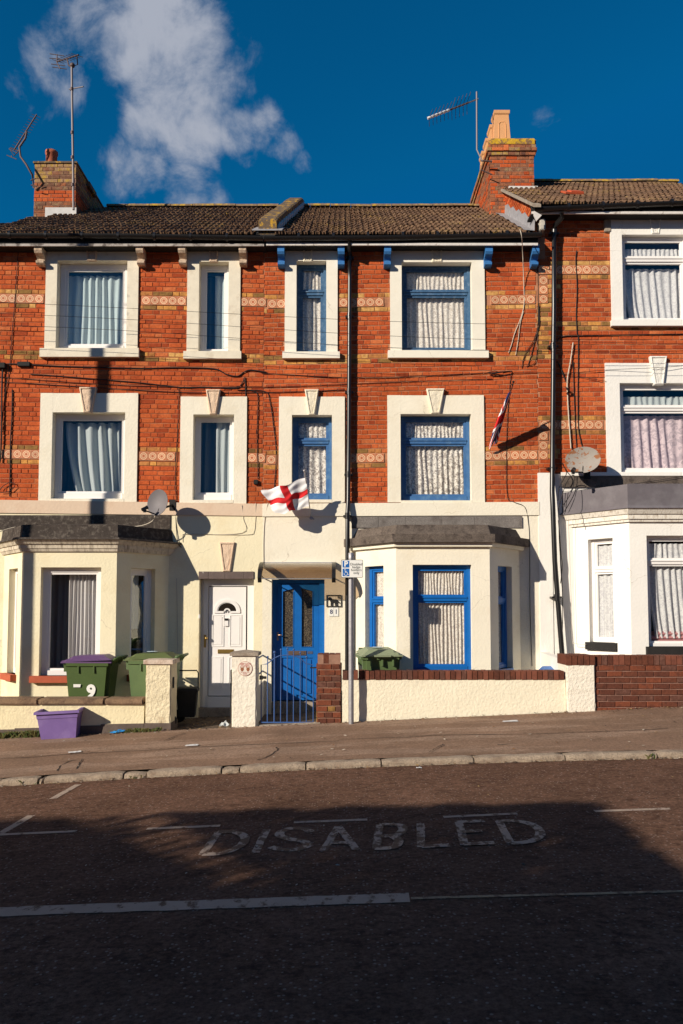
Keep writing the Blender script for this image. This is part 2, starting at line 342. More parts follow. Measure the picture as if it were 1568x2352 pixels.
def cloth(name, col, lace=0, col2=None, sc1=45, transl=.12):
    m = bpy.data.materials.new(name); m.use_nodes = True; n = m.node_tree.nodes; l = m.node_tree.links; n.clear()
    o = n.new('ShaderNodeOutputMaterial'); d = n.new('ShaderNodeBsdfDiffuse'); t = n.new('ShaderNodeBsdfTranslucent'); mx = n.new('ShaderNodeMixShader'); mx.inputs[0].default_value = transl
    g = n.new('ShaderNodeNewGeometry')
    if col2:
        v = n.new('ShaderNodeTexNoise'); l.new(g.outputs['Position'], v.inputs['Vector']); v.inputs['Scale'].default_value = sc1; v.inputs['Detail'].default_value = 2; v.inputs['Distortion'].default_value = 1.5
        q = n.new('ShaderNodeMapRange'); l.new(v.outputs[0], q.inputs[0]); q.inputs[1].default_value = .47; q.inputs[2].default_value = .56
        c = n.new('ShaderNodeMix'); c.data_type = 'RGBA'; l.new(q.outputs[0], c.inputs[0]); c.inputs[6].default_value = (*col, 1); c.inputs[7].default_value = (*col2, 1)
        l.new(c.outputs[2], d.inputs[0]); l.new(c.outputs[2], t.inputs[0])
    else: d.inputs[0].default_value = (*col, 1); t.inputs[0].default_value = (*col, 1)
    l.new(d.outputs[0], mx.inputs[1]); l.new(t.outputs[0], mx.inputs[2]); l.new(mx.outputs[0], o.inputs[0]); return m
LACE = cloth('lace_cloth', (.86,.80,.72), col2=(.58,.51,.44), sc1=34)
LACE2 = cloth('flowered_lace_cloth', (.88,.82,.74), col2=(.40,.35,.31), sc1=19)
WHITEC = cloth('pale_blue_cloth', (.76,.78,.75)); GREYC = cloth('grey_green_cloth', (.50,.55,.55)); NETC = cloth('white_net_cloth', (.74,.73,.72), col2=(.60,.59,.60), sc1=20)
PINKC = cloth('leaf_print_net', (.74,.60,.62), col2=(.52,.42,.45), sc1=11); SLATEC = cloth('slate_blue_cloth', (.13,.15,.165))
BEIGEC = cloth('beige_grey_cloth', (.66,.63,.61))
# encaustic tile: cream ring and flower on terracotta
def ringtile():
    m = bpy.data.materials.new('encaustic_tile'); m.use_nodes = True; n = m.node_tree.nodes; l = m.node_tree.links; b = n['Principled BSDF']; b.inputs['Roughness'].default_value = .7
    tcn = n.new('ShaderNodeTexCoord'); sp = n.new('ShaderNodeSeparateXYZ'); l.new(tcn.outputs['Object'], sp.inputs[0])
    def M(op, a, b_=None):
        k = n.new('ShaderNodeMath'); k.operation = op
        for i, v in enumerate((a, b_)):
            if v is None: continue
            if isinstance(v, (int, float)): k.inputs[i].default_value = v
            else: l.new(v, k.inputs[i])
        return k.outputs[0]
    r = M('SQRT', M('ADD', M('MULTIPLY', sp.outputs[0], sp.outputs[0]), M('MULTIPLY', sp.outputs[2], sp.outputs[2])))
    th = M('ARCTAN2', sp.outputs[2], sp.outputs[0]); pet = M('ADD', .024, M('MULTIPLY', .007, M('COSINE', M('MULTIPLY', th, 8))))
    def band(a, c): return M('MULTIPLY', M('GREATER_THAN', r, a), M('LESS_THAN', r, c))
    cream = M('MAXIMUM', band(.046, .061), M('MULTIPLY', M('GREATER_THAN', r, M('ADD', pet, 0)), M('LESS_THAN', r, .037)))
    cream = M('MAXIMUM', cream, M('GREATER_THAN', M('MAXIMUM', M('ABSOLUTE', sp.outputs[0]), M('ABSOLUTE', sp.outputs[2])), .0685))
    dark = M('MAXIMUM', band(.037, .040), M('LESS_THAN', r, .006))
    def mx(f, a, c):
        k = n.new('ShaderNodeMix'); k.data_type = 'RGBA'; l.new(f, k.inputs[0])
        for i, v in ((6, a), (7, c)):
            if isinstance(v, tuple): k.inputs[i].default_value = (*v, 1)
            else: l.new(v, k.inputs[i])
        return k.outputs[2]
    c = mx(dark, mx(cream, (.46,.12,.04), (.76,.48,.28)), (.24,.06,.03))
    oi = n.new('ShaderNodeObjectInfo'); hs = n.new('ShaderNodeHueSaturation'); l.new(c, hs.inputs['Color'])
    l.new(M('ADD', .82, M('MULTIPLY', oi.outputs['Random'], .3)), hs.inputs['Value']); l.new(hs.outputs[0], b.inputs['Base Color']); return m
RTILE = ringtile()
# ---------------------------------------------------------------- ground, road, pavement
def sheet(name, xs, ys, fz, m, **tags):
    mb = MB(); nx = len(xs)
    vs = [(x, y, fz(x, y)) for y in ys for x in xs]
    fs = [(j*nx+i, j*nx+i+1, (j+1)*nx+i+1, (j+1)*nx+i) for j in range(len(ys)-1) for i in range(nx-1)]
    mb.add(vs, fs, 0, True); o = mb.build(name, m); o['kind'] = 'structure'; return o
lin = lambda a, b, n: [a+(b-a)*i/n for i in range(n+1)]
sheet('ground', [-900, -60, 60, 900], [-900, -60, 60, 900], lambda x, y: -.75, GARDEN)
sheet('road', [-60, -30]+lin(-9, 9, 60)+[30, 60], [.45, 1, 2]+lin(3, 8.72, 20), lambda x, y: zroad(x), ASPH)
PAVM = sheet('pavement', [-60, -30]+lin(-9, 9, 60)+[30, 60], lin(8.84, WY-.02, 14), lambda x, y: zg(x, y)+.006*math.sin(x*2.1+y*3)*math.sin(y*2.2), PAVE)
sheet('front_gardens', [-60, -9]+lin(-8.9, 8.9, 20)+[9, 60], [WY-.02, 12.0, 12.7, 13.1], lambda x, y: zwall(x)-.03, GARDEN)
sheet('far_pavement', [-60, -9, 0, 9, 60], [-3.1, -1.5, .44], lambda x, y: zroad(x)+.08, PAVE)
# kerb stones, each its own piece
KB = MB(); KB.box(-60, 60, 8.73, 8.83, -.75, -.45); kerb = KB.build('kerb', CONC); kerb['kind'] = 'structure'
joints = [-150, 8, 97, 110, 290, 342, 512, 553, 703, 874, 1084, 1291, 1500, 1700]
def kz(x): return zroad(x)
random.seed(3)
for a, b in zip(joints, joints[1:]):
    xa = (a-784)/FPX*8.72+.008; xb = (b-784)/FPX*8.72-.008
    if b-a < 20: xa += .01
    mb = MB(); n = max(3, int((xb-xa)/.08)); prof = [(8.70, -.10), (8.70, .035), (8.708, .055), (8.73, .068), (8.80, .071), (8.86, .066), (8.86, -.1)]
    vs = []; np_ = len(prof)
    worn = (b-a) < 60
    for i in range(n+1):
        x = xa+(xb-xa)*i/n; e = .010 if i in (0, n) else 0
        for (y, z) in prof:
            j = .0035 if not worn else .010
            vs.append((x, y+random.uniform(-j, j)+(.006 if i in (0, n) and y < 8.72 else 0), kz(x)+z-(e if z > 0 else 0)+random.uniform(-j, j)-(.015 if worn and z > 0 else 0)))
    fs = [(i*np_+k, (i+1)*np_+k, (i+1)*np_+k+1, i*np_+k+1) for i in range(n) for k in range(np_-1)]
    fs += [tuple(range(np_))[::-1], tuple(n*np_+k for k in range(np_))]
    mb.add(vs, fs, 0, False); mb.build('kerb_stone', KERBM, kerb)
for side in (-1, 1):
    mb = MB(); xa, xb = (-60, (joints[0]-784)/FPX*8.72) if side < 0 else ((joints[-1]-784)/FPX*8.72, 60)
    for i in range(20):
        p, q = xa+(xb-xa)*i/20, xa+(xb-xa)*(i+1)/20; mb.quad((p, 8.7, kz(p)+.07), (q, 8.7, kz(q)+.07), (q, 8.87, kz(q)+.07), (p, 8.87, kz(p)+.07)); mb.quad((p, 8.7, kz(p)-.1), (q, 8.7, kz(q)-.1), (q, 8.7, kz(q)+.07), (p, 8.7, kz(p)+.07))
    o = mb.build('kerb_stone', KERBM, kerb); o['kind'] = 'stuff'
# road markings: ribbons on the road surface
def ribbon(mb, pts, wd, lift=.004, closed=False):
    # pts on ground (Vectors); width wd across
    P2 = [Vector((p.x, p.y, 0)) for p in pts]; out = []
    fine_ = [P2[0]]
    for a, b in zip(P2, P2[1:]):
        k = max(1, int((b-a).length/.08)); fine_ += [a+(b-a)*(i/k) for i in range(1, k+1)]
    vs = []
    for i, p in enumerate(fine_):
        d = (fine_[min(i+1, len(fine_)-1)]-fine_[max(i-1, 0)]).normalized(); nrm = Vector((-d.y, d.x, 0))
        for s in (-1, 1):
            q = p+nrm*s*(wd/2)*random.uniform(.92, 1.08); vs.append((q.x, q.y, zroad(q.x)+lift))
    mb.add(vs, [(2*i, 2*i+2, 2*i+3, 2*i+1) for i in range(len(fine_)-1)], 0)
t5 = lambda x, y: G(.4967*x, 1647.7+.4967*y)
t6 = lambda x, y: G(778.9+.5033*x, 1647.7+.5033*y)
def arc(pts):  # smooth polyline through points
    out = []; n = len(pts)
    for i in range(n-1):
        p0, p1, p2, p3 = pts[max(i-1, 0)], pts[i], pts[i+1], pts[min(i+2, n-1)]
        for k in range(5):
            t = k/5; out.append(.5*((2*p1)+(p2-p0)*t+(2*p0-5*p1+4*p2-p3)*t*t+(3*p1-p0-3*p2+p3)*t**3))
    return out+[pts[-1]]
letters = {
 'D': [[t5(1012,531), t5(935,637)], arc([t5(1005,532), t5(1075,532), t5(1120,545), t5(1133,566), t5(1105,600), t5(1030,630), t5(935,637)])],
 'I': [[t5(1232,520), t5(1180,628)]],
 'S': [arc([t5(1438,532), t5(1405,517), t5(1335,517), t5(1290,540), t5(1325,562), t5(1395,572), t5(1422,592), t5(1375,613), t5(1300,612), t5(1250,601)])],
 'A': [[t6(-5,500), t5(1495,618)], [t6(-5,500), t6(78,606)], [t5(1524,580), t6(55,578)]],
 'B': [[t6(184,492), t6(168,600)], arc([t6(184,492), t6(262,492), t6(292,510), t6(262,538), t6(180,546)]), arc([t6(235,545), t6(268,560), t6(262,588), t6(225,600), t6(162,602)])],
 'L': [[t6(370,486), t6(374,594)], [t6(374,592), t6(503,585)]],
 'E': [[t6(545,480), t6(572,584)], [t6(535,481), t6(662,474)], [t6(553,526), t6(650,520)], [t6(565,583), t6(708,576)]],
 'D2': [[t6(728,474), t6(782,577)], arc([t6(718,476), t6(810,476), t6(880,492), t6(918,526), t6(900,556), t6(850,572), t6(780,577)])]}
word = bpy.data.objects.new('painted_word', None); COL.objects.link(word); word.location = G(850, 1930); word['kind'] = 'structure'
for k, strokes in letters.items():
    mb = MB()
    for s_ in strokes: ribbon(mb, s_, .062 if len(s_) == 2 and abs(s_[0].y-s_[-1].y) > .3 else .075, .004+.0015*strokes.index(s_))
    mb.build('painted_letter', LINET, word)
lines = bpy.data.objects.new('road_markings', None); COL.objects.link(lines); lines.location = (0, 6, 0); lines['kind'] = 'structure'
for pts, wd, m in (([t5(242,378), t5(360,312)], .075, LINE), ([t5(-10,545), t5(145,455)], .075, LINE), ([t5(-40,546), t5(352,528)], .06, LINE), ([t5(678,517), t5(1017,503)], .06, LINE),
                   ([t5(1358,487), t6(128,468)], .06, LINE), ([t6(475,456), t6(812,441)], .06, LINE), ([t6(1165,430), t6(1508,418)], .06, LINE),
                   ([G(-300,2108), G(470,2079), G(940,2063)], .15, LINE), ([G(944,2064.5), G(1350,2054), G(1800,2043)], .035, LINEY)):
    mb = MB(); ribbon(mb, pts, wd); mb.build('painted_line', m, lines)

# ---------------------------------------------------------------- generic builders
def sheet_cells(mb, fr, u0, u1, z0, z1, holes, n0, n1, m=0):
    us = sorted({u0, u1, *[min(max(h[i], u0), u1) for h in holes for i in (0, 1)]}); zs = sorted({z0, z1, *[min(max(h[i], z0), z1) for h in holes for i in (2, 3)]})
    for a, b in zip(us, us[1:]):
        run = None
        for c, d in zip(zs, zs[1:]):
            mu, mz = (a+b)/2, (c+d)/2
            if any(h[0] < mu < h[1] and h[2] < mz < h[3] for h in holes): continue
            mb.fbox(fr, a, b, n0, n1, c, d, m)
BL0 = .215; _bm = {}
def brick_mesh(m, h=.067, proud=.007, key=None):
    k = (m.name, h, proud, random.randrange(3))
    if k in _bm: return _bm[k]
    rr = random.Random(hash(str(k)) & 0xffff); c = .0045
    j = lambda a=.0022: rr.uniform(-a, a)
    fx, fz = BL0/2, h/2
    fv = [(-fx+c+j(), -proud+j(.0015), -fz+c+j()), (fx-c+j(), -proud+j(.0015), -fz+c+j()), (fx-c+j(), -proud+j(.0015), fz-c+j()), (-fx+c+j(), -proud+j(.0015), fz-c+j())]
    mv = [(-fx+j(), -proud+c, -fz+j()), (fx+j(), -proud+c, -fz+j()), (fx+j(), -proud+c, fz+j()), (-fx+j(), -proud+c, fz+j())]
    bv = [(x, .012, z) for (x, y, z) in mv]
    mb = MB(); fs = [(0,1,2,3)]
    for i in range(4): fs.append((4+i, 4+(i+1) % 4, (i+1) % 4, i)); fs.append((8+i, 8+(i+1) % 4, 4+(i+1) % 4, 4+i))
    mb.add(fv+mv+bv, fs)
    _bm[k] = mb.mesh('brick', m); return _bm[k]
def place_bricks(parent, fr, items, cap=300, name='brick', h=.067, proud=.007, vertical=False):
    """items: (u, z, width, material); the largest in view as single pieces, the rest joined"""
    O, U, Nn = fr; ang = math.atan2(U.y, U.x); pw = wloc(parent)
    def size(it):
        p = O+U*it[0]; d = (p-Vector((0, 0, p.z))).length; c = P(784, 1000, 12.8)
        off = abs(p.x)/max(p.y, 1)
        return it[2]/d*(1 if off < .44 else .1)
    if len(items) > cap: items = sorted(items, key=size, reverse=True)
    mats_ = []; st = MB()
    for i, (u, z, wd, m) in enumerate(items):
        rot = Matrix.Rotation(ang, 4, 'Z') @ Matrix.Rotation(random.uniform(-.012, .012), 4, 'Y') @ Matrix.Rotation(random.uniform(-.012, .012), 4, 'Z')
        loc = O+U*u+Nn*random.uniform(-.002, .003)+Vector((0, 0, z))
        me = brick_mesh(m, h, proud)
        if vertical: rot = rot @ Matrix.Rotation(math.pi/2, 4, 'Y')
        if i < cap:
            o = bpy.data.objects.new(name, me); COL.objects.link(o); o.parent = parent
            o.matrix_local = Matrix.Translation(loc-pw) @ rot @ Matrix.Diagonal((wd/BL0, 1, 1, 1))
        else:
            if m not in mats_: mats_.append(m)
            M = Matrix.Translation(loc) @ rot @ Matrix.Diagonal((wd/BL0, 1, 1, 1))
            st.add([M @ v.co for v in me.vertices], [list(p.vertices) for p in me.polygons], mats_.index(m))
    if st.v:
        o = st.build(name, mats_, parent); o['kind'] = 'stuff'
def brick_items(u0, u1, z0, z1, tone, excl=(), rowh=.0773, zref=0, k=0, uref=0, clip=None, bond='flemish', mj=.010):
    items = []; r0 = int((z0-zref)/rowh)-2; r1 = int((z1-zref)/rowh)+2
    for r in range(r0, r1+1):
        # positions in this row
        seq = [.215, .1025] if bond == 'flemish' else [.215]
        off = (-.165 if r % 2 else 0)+random.uniform(-.012, .012) if bond == 'flemish' else (-.1125 if r % 2 else 0)
        u = math.floor(u0/.3275)*.3275-.3275+off if bond == 'flemish' else math.floor(u0/.225)*.225-.225+off
        i = 0
        while u < u1:
            wd = seq[i % len(seq)]
            if bond == 'flemish' and random.random() < .10: wd = seq[(i+1) % 2]
            a, b = max(u, u0), min(u+wd, u1); i += 1; u += wd+mj
            segs = [(a, b)]
            zc = zref+(r+.5)*rowh+k*((a+b)/2-uref)
            if zc < z0 or zc > z1 or b-a < .02: continue
            for (e0, e1, f0, f1) in excl:
                if f0 < zc < f1:
                    ns = []
                    for (p, q) in segs:
                        if e1 <= p or e0 >= q: ns.append((p, q)); continue
                        if e0 > p: ns.append((p, e0-.003))
                        if e1 < q: ns.append((e1+.003, q))
                    segs = ns
            for (p, q) in segs:
                if q-p < .022: continue
                m = tone(r, (p+q)/2, zc)
                if m is None or (clip and not clip((p+q)/2, zc)): continue
                items.append(((p+q)/2, zc, q-p, m))
    return items
def frame_window(parent, fr, u0, u1, z0, z1, m, transoms=(), n=-.12, fw=.055, sash=.035, gm=None, low=None, label=None):
    gm = gm or GLASS; mb = MB(); low = low or fw
    d0, d1 = n-.055, n
    mb.fbox(fr, u0, u0+fw, d0, d1, z0, z1); mb.fbox(fr, u1-fw, u1, d0, d1, z0, z1)
    mb.fbox(fr, u0+fw, u1-fw, d0, d1-.001, z1-fw, z1); mb.fbox(fr, u0+fw, u1-fw, d0, d1+.012, z0, z0+low)
    zs = [z0+low]; lights = []
    for t in transoms:
        mb.fbox(fr, u0+fw, u1-fw, d0, d1+.008, t-.035, t+.035); mb.fbox(fr, u0+fw, u1-fw, d1+.008, d1+.022, t+.012, t+.03); lights.append((zs[-1], t-.035)); zs.append(t+.035)
    lights.append((zs[-1], z1-fw))
    for (a, b) in lights:
        s = sash; e0, e1 = d0+.005, d1-.014
        mb.fbox(fr, u0+fw, u0+fw+s, e0, e1, a, b); mb.fbox(fr, u1-fw-s, u1-fw, e0, e1, a, b); mb.fbox(fr, u0+fw+s, u1-fw-s, e0, e1, a, a+s); mb.fbox(fr, u0+fw+s, u1-fw-s, e0, e1, b-s, b)
        # glazing bead
        g = .008; f0, f1 = d0+.006, d1-.026
        mb.fbox(fr, u0+fw+s, u0+fw+s+g, f0, f1, a+s, b-s); mb.fbox(fr, u1-fw-s-g, u1-fw-s, f0, f1, a+s, b-s)
    wdw = mb.build('window', m, parent)
    if label: wdw['label'] = label
    for (a, b) in lights:
        q = MB(); q.fbox(fr, u0+fw+sash-.004, u1-fw-sash+.004, n-.042, n-.038, a+sash-.004, b-sash+.004); q.build('pane', gm, wdw)
    return wdw
def curtain(fr, u0, u1, z0, z1, m, label, n=-.26, folds=14, amp=.022, name='curtain', flare=0, top=None, group=None, seed=1):
    rr = random.Random(seed); nx = max(12, folds*7); nz = 12; vs = []; O, U, Nn = fr
    ph = [rr.uniform(-.5, .5) for _ in range(folds+2)]; aa = [rr.uniform(.35, 1.25) for _ in range(folds+2)]
    for j in range(nz+1):
        v = j/nz
        for i in range(nx+1):
            t = i/nx; f = t*folds; k = int(f)
            o = amp*(aa[k]*(1-(f-k))+aa[k+1]*(f-k))*math.sin(2*math.pi*f+ph[k]*(1-(f-k))+ph[k+1]*(f-k)+.5*math.sin(v*3+k))*(.75+.35*(1-v))
            uu = u0+(u1-u0)*(t+.006*math.sin(v*5+t*20))
            if flare: uu = u0+(uu-u0)*(1)+flare*(1-v)**1.6*(1-t)
            zz = z0+(z1-z0)*v-(abs(o)*.25 if j == nz else 0)
            if top and j == nz: zz = z1-top*(.5+.5*math.sin(2*math.pi*f*1.0))
            vs.append(O+U*uu+Nn*(n+o)+Vector((0, 0, zz)))
    mb = MB(); mb.add(vs, [(j*(nx+1)+i, j*(nx+1)+i+1, (j+1)*(nx+1)+i+1, (j+1)*(nx+1)+i) for j in range(nz) for i in range(nx)], 0, True)
    o = mb.build(name, m); tag(o, label, name, group); return o
def keystone(parent, fr, cx_px, ytop, ybot, wt, wb, m, n=.10, Y=F):
    a = P(cx_px, ytop, Y); b = P(cx_px, ybot, Y); O, U, Nn = fr; uc = (a.x+b.x)/2; s = .00715/2
    mb = MB()
    def ring(e, nn, m_=0):
        return [O+U*(uc-wb*s+e)+Nn*nn+Vector((0,0,b.z+e)), O+U*(uc+wb*s-e)+Nn*nn+Vector((0,0,b.z+e)), O+U*(uc+wt*s-e)+Nn*nn+Vector((0,0,a.z-e)), O+U*(uc-wt*s+e)+Nn*nn+Vector((0,0,a.z-e))]
    rs = [ring(0, -.02), ring(0, n-.012), ring(.014, n), ring(.026, n), ring(.03, n-.016)]
    vs = [p for r in rs for p in r]; fs = [(i*4+k, i*4+(k+1) % 4, (i+1)*4+(k+1) % 4, (i+1)*4+k) for i in range(4) for k in range(4)]; 
    mb.add(vs, fs, 0)
    # pitted face
    g = 7; f = rs[-1]; rr = random.Random(int(cx_px)); pv = []
    for j in range(g*2+1):
        for i in range(g+1):
            p = f[0].lerp(f[1], i/g).lerp(f[3].lerp(f[2], i/g), j/(2*g)); pv.append(p+(Nn*rr.uniform(-.004, .012) if 0 < i < g and 0 < j < 2*g else Vector()))
    mb.add(pv, [(j*(g+1)+i, j*(g+1)+i+1, (j+1)*(g+1)+i+1, (j+1)*(g+1)+i) for j in range(2*g) for i in range(g)], 0, True)
    return mb.build('keystone', m, parent)
ROUGH = mat('pitted_beige_keystone', (.70,.52,.37), .85, .12, 20, 1.0, 55, bdist=.012)
ROUGHC = mat('pitted_cream_keystone', (.78,.70,.54), .85, .08, 20, 1.0, 55, bdist=.012)
ROUGHW = mat('pitted_white_keystone', (.80,.77,.70), .85, .08, 20, 1.0, 55, bdist=.012)
def surround(parent, tr, op, sill, m, key=None, msill=None, mkey=None, depth=.035):
    """tr/op/sill in photo pixels on the facade plane; returns opening (u0,u1,z0,z1)"""
    ym = (op[1]+op[3])/2
    u0, u1 = P(op[0], ym).x, P(op[2], ym).x; z1, z0 = Z(op[1]), Z(op[3]); a0, a1 = P(tr[0], ym).x, P(tr[2], ym).x; t1, t0 = Z(tr[1]), Z(tr[3])
    mb = MB(); fr = FR; mb.fbox(fr, a0, u0, -.21, depth, t0, t1); mb.fbox(fr, u1, a1, -.21, depth, t0, t1)
    mb.fbox(fr, u0, u1, -.21, depth-.001, z1, t1-.002)
    # small chamfer lines / uneven render edge
    s = mb.build('window_surround', m, parent)
    if key: keystone(s, fr, key[0], key[1], key[2], key[3], key[4], mkey or m, key[5] if len(key) > 5 else .085)
    if sill:
        q = MB(); sz1, sz0 = Z(sill[1]), Z(sill[3]); x0, x1 = P(sill[0], sill[1]).x, P(sill[2], sill[1]).x
        q.fbox(fr, x0, x1, -.21, .085, sz0, sz1); q.build('window_sill', msill or m, s)
    else:
        q = MB(); q.fbox(fr, u0, u1, -.21, depth+.004, z0-.05, z0); q.build('window_sill', msill or m, s)
    return (u0, u1, z0, z1), (a0-.002, a1+.002, t0-(.0 if not sill else .1), t1)
# ---------------------------------------------------------------- the three houses
XB1, XB2 = P(605, 1000).x, P(1236, 1000).x; XL, XR = -6.5, 7.2
zsof = Z(560, 12.6)
def new_house(x, label): return thing('terraced_house', (x, F, zwall(x)), label, 'house', 'terraced houses along the pavement')
H79 = new_house(-3.6, 'left terraced house with cream ground floor, white door and plain white-framed windows')
H81 = new_house(1.0, 'middle terraced house with blue door, blue window frames and blue eaves brackets')
H83 = new_house(5.2, 'right taller terraced house painted white at ground floor with grey bay roof')
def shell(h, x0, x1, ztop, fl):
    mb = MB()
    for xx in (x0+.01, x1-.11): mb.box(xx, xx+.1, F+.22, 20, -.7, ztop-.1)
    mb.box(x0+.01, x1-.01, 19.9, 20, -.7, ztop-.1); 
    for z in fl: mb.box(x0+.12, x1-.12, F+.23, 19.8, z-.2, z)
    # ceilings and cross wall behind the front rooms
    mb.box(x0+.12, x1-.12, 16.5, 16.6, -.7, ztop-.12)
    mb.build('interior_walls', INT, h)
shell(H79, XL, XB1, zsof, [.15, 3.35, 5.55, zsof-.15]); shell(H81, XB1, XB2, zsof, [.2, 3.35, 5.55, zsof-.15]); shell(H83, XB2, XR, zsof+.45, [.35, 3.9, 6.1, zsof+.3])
ex79 = []; ex81 = []; ex83 = []
op = {}
def S(h, ex, nm, *a, **k):
    o, e = surround(h, *a, **k); op[nm] = o; ex.append(e)
    return o
S(H79, ex79, 'A1', (105,563,318,806), (131,600,292,801), (95,803,321,823), WEATH, key=(212,568,601,27,22,.058), mkey=ROUGH)
S(H79, ex79, 'A2', (430,566,552,812), (457,603,525,809), (423,810,555,827), WEATH, key=(491,570,604,22,19,.058), mkey=ROUGH)
S(H81, ex81, 'B1', (654,570,775,812), (680.5,601,749,811), (649,811,780,826), STUCC, key=(707,572,604,23,21,.055), mkey=ROUGHC)
S(H81, ex81, 'B2', (895.5,570,1112.5,810), (922,604,1083,808), (890,808,1120,825), STUCC, key=(1002.5,572,605,26,24,.055), mkey=ROUGHC)
S(H79, ex79, 'C1', (91.5,904,316,1153), (120,948,287,1146), None, CREAM, key=(204,892,950,40,19), mkey=ROUGH)
S(H79, ex79, 'C2', (414,912,566.5,1157), (443.5,953,537,1149), None, CREAM, key=(490.5,897,954,34,15), mkey=ROUGH)
S(H81, ex81, 'D1', (640.3,912,791.5,1157), (670,954,762,1148), None, CREAM, key=(716,897,955,33,15), mkey=ROUGHC)
S(H81, ex81, 'D2', (889.5,909,1111.5,1154), (919.5,952,1081.5,1150), None, CREAM, key=(999,895,952,42,20), mkey=ROUGHC)
S(H83, ex83, 'E1', (1402,491,1606,740), (1428,541,1580,738), (1401,738,1612,752), WHITEP, key=(1503,500,540,30,19,.05), mkey=ROUGHW)
S(H83, ex83, 'E2', (1391,835,1628,1090), (1423,881,1596,1085), None, WHITEP, key=(1509,821,886,40,22), mkey=ROUGHW)
def strip(name, h, m, xa, ya0, xb, yb0, ya1, yb1, n0, n1, Y=F):
    a, b = P(xa, ya0, Y), P(xb, yb0, Y); c, d = P(xb, yb1, Y), P(xa, ya1, Y)
    mb = MB(); off = Vector((0, -n1+n0, 0)); b_ = Vector((0, -n0, 0))
    mb.prism([a+b_, d+b_, c+b_, b+b_], off); return mb.build(name, m, h)
# string courses
strip('string_course', H79, PINK, -60, 1148, 603, 1158, 1178, 1186, -.05, .05)
strip('string_course', H81, CREAM, 603, 1158, 1237, 1153.5, 1187, 1184, -.05, .052)
# brick facades
z2 = P(500, 693.5).z; ROWH = (P(700, 694.7).z-P(700, 1052.6).z)/33
def facade(h, x0, x1, ztop, zbot, ex, uref, zb, k, tonef, mort, tiles):
    mb = MB(); holes = [(e[0]+.02, e[1]-.02, e[2]-.0, e[3]-.02) for e in ex]
    sheet_cells(mb, FR, x0, x1, zbot-.1, ztop, holes, -.22, 0); mb.build('brick_wall', mort, h)
    zref = zb-ROWH
    items = brick_items(x0+.004, x1-.004, zbot, ztop-.02, tonef, ex, ROWH, zref, k, uref)
    place_bricks(h, FR, items)
    # decorative ring tiles
    mt = MB(); mt.box(-.0715, .0715, -.016, .02, -.0715, .0715); me = mt.mesh('ring_tile', RTILE); pw = wloc(h)
    for (tx, tz) in tiles:
        if any(e[0] < tx+.05 and tx-.05 < e[1] and e[2] < tz < e[3] for e in ex): continue
        o = bpy.data.objects.new('ring_tile', me); COL.objects.link(o); o.parent = h
        o.matrix_local = Matrix.Translation(Vector((tx+random.uniform(-.001,.001), F+random.uniform(-.002,.002), tz))-pw) @ Matrix.Rotation(-math.atan(k)+random.uniform(-.012,.012), 4, 'Y')
def mk_tone(extra=None):
    def f(r, u, z):
        if extra:
            e = extra(r, u, z)
            if e is not None: return None if e == 'skip' else e
        if r in (0, 1, -33, -32): return None
        if r in (2, -1, -11, -12): return R.choice(BB if R.random() < .85 else BR)
        if r in (-31, -34): return R.choice(BB[1:2]*2+BB[3:4]+BR[4:5]+BB[0:1])
        w = R.random()
        if r < -12: return BR[0] if w < .4 else BR[1] if w < .7 else BR[2] if w < .85 else BR[3] if w < .97 else BR[4]
        return BR[0] if w < .33 else BR[1] if w < .58 else BR[2] if w < .78 else BR[3] if w < .9 else BR[4]
    return f
def band(x0, x1, zb, k, uref, start):
    out = []; x = start
    while x > x0: x -= .1495
    while x < x1:
        x += .1495
        if x0 < x < x1:
            out.append((x, zb+k*(x-uref))); out.append((x, zb-32.95*ROWH+k*(x-uref)))
    return out
kA = (P(605, 695).z-P(13, 686).z)/(P(605, 695).x-P(13, 686).x); kB = (P(1245, 687.5).z-P(850, 694.5).z)/(P(1245, 687.5).x-P(850, 694.5).x)
uA, zA = P(427, 692).x, P(427, 692).z; uB, zB = P(1000, 692).x, P(1000, 692).z; uC, zC = P(1325, 620.5).x, P(1325, 620.5).z
xA = P(427, 692).x; facade(H79, XL, XB1, zsof+.02, Z(1156)-.05, ex79, uA, zA, kA, mk_tone(), MORT, band(XL, XB1, zA, kA, uA, P(192, 690).x))
facade(H81, XB1, XB2, zsof+.02, Z(1156)-.05, ex81, uB, zB, kB, mk_tone(), MORTL, band(XB1+.07, XB2-.05, zB, kB, uB, P(850, 694).x))
colx = P(1247.3, 800).x; cols = []
for y in (644.8, 666, 687.5): cols.append((P(1247.3, y).x, P(1247, y).z))
for y in (1001.5, 1023.5, 1045.5): cols.append((P(1247.3, y).x, P(1247, y).z))
zc0, zc1 = Z(698), Z(634); zd0, zd1 = Z(1056), Z(990)
def ex83f(r, u, z):
    if u < colx+.075 and (zc0 < z < zc1 or zd0 < z < zd1): return 'skip'
    if u < colx+.15 and (Z(825) < z < Z(698)+.1) and r not in (0, 1): return R.choice(BB)
    if colx+.07 < u < colx+.2 and (zc0 < z < zc1 or zd0 < z < zd1): return R.choice(BB[1:])
facade(H83, XB2, XR, Z(497), Z(1092), ex83+[(XB2-.1, P(1264, 1100).x, -1, Z(1087))], uC, zC, .001, mk_tone(ex83f), MORTL, [t for t in band(XB2, XR, zC, .001, uC, colx+.0)]+cols)

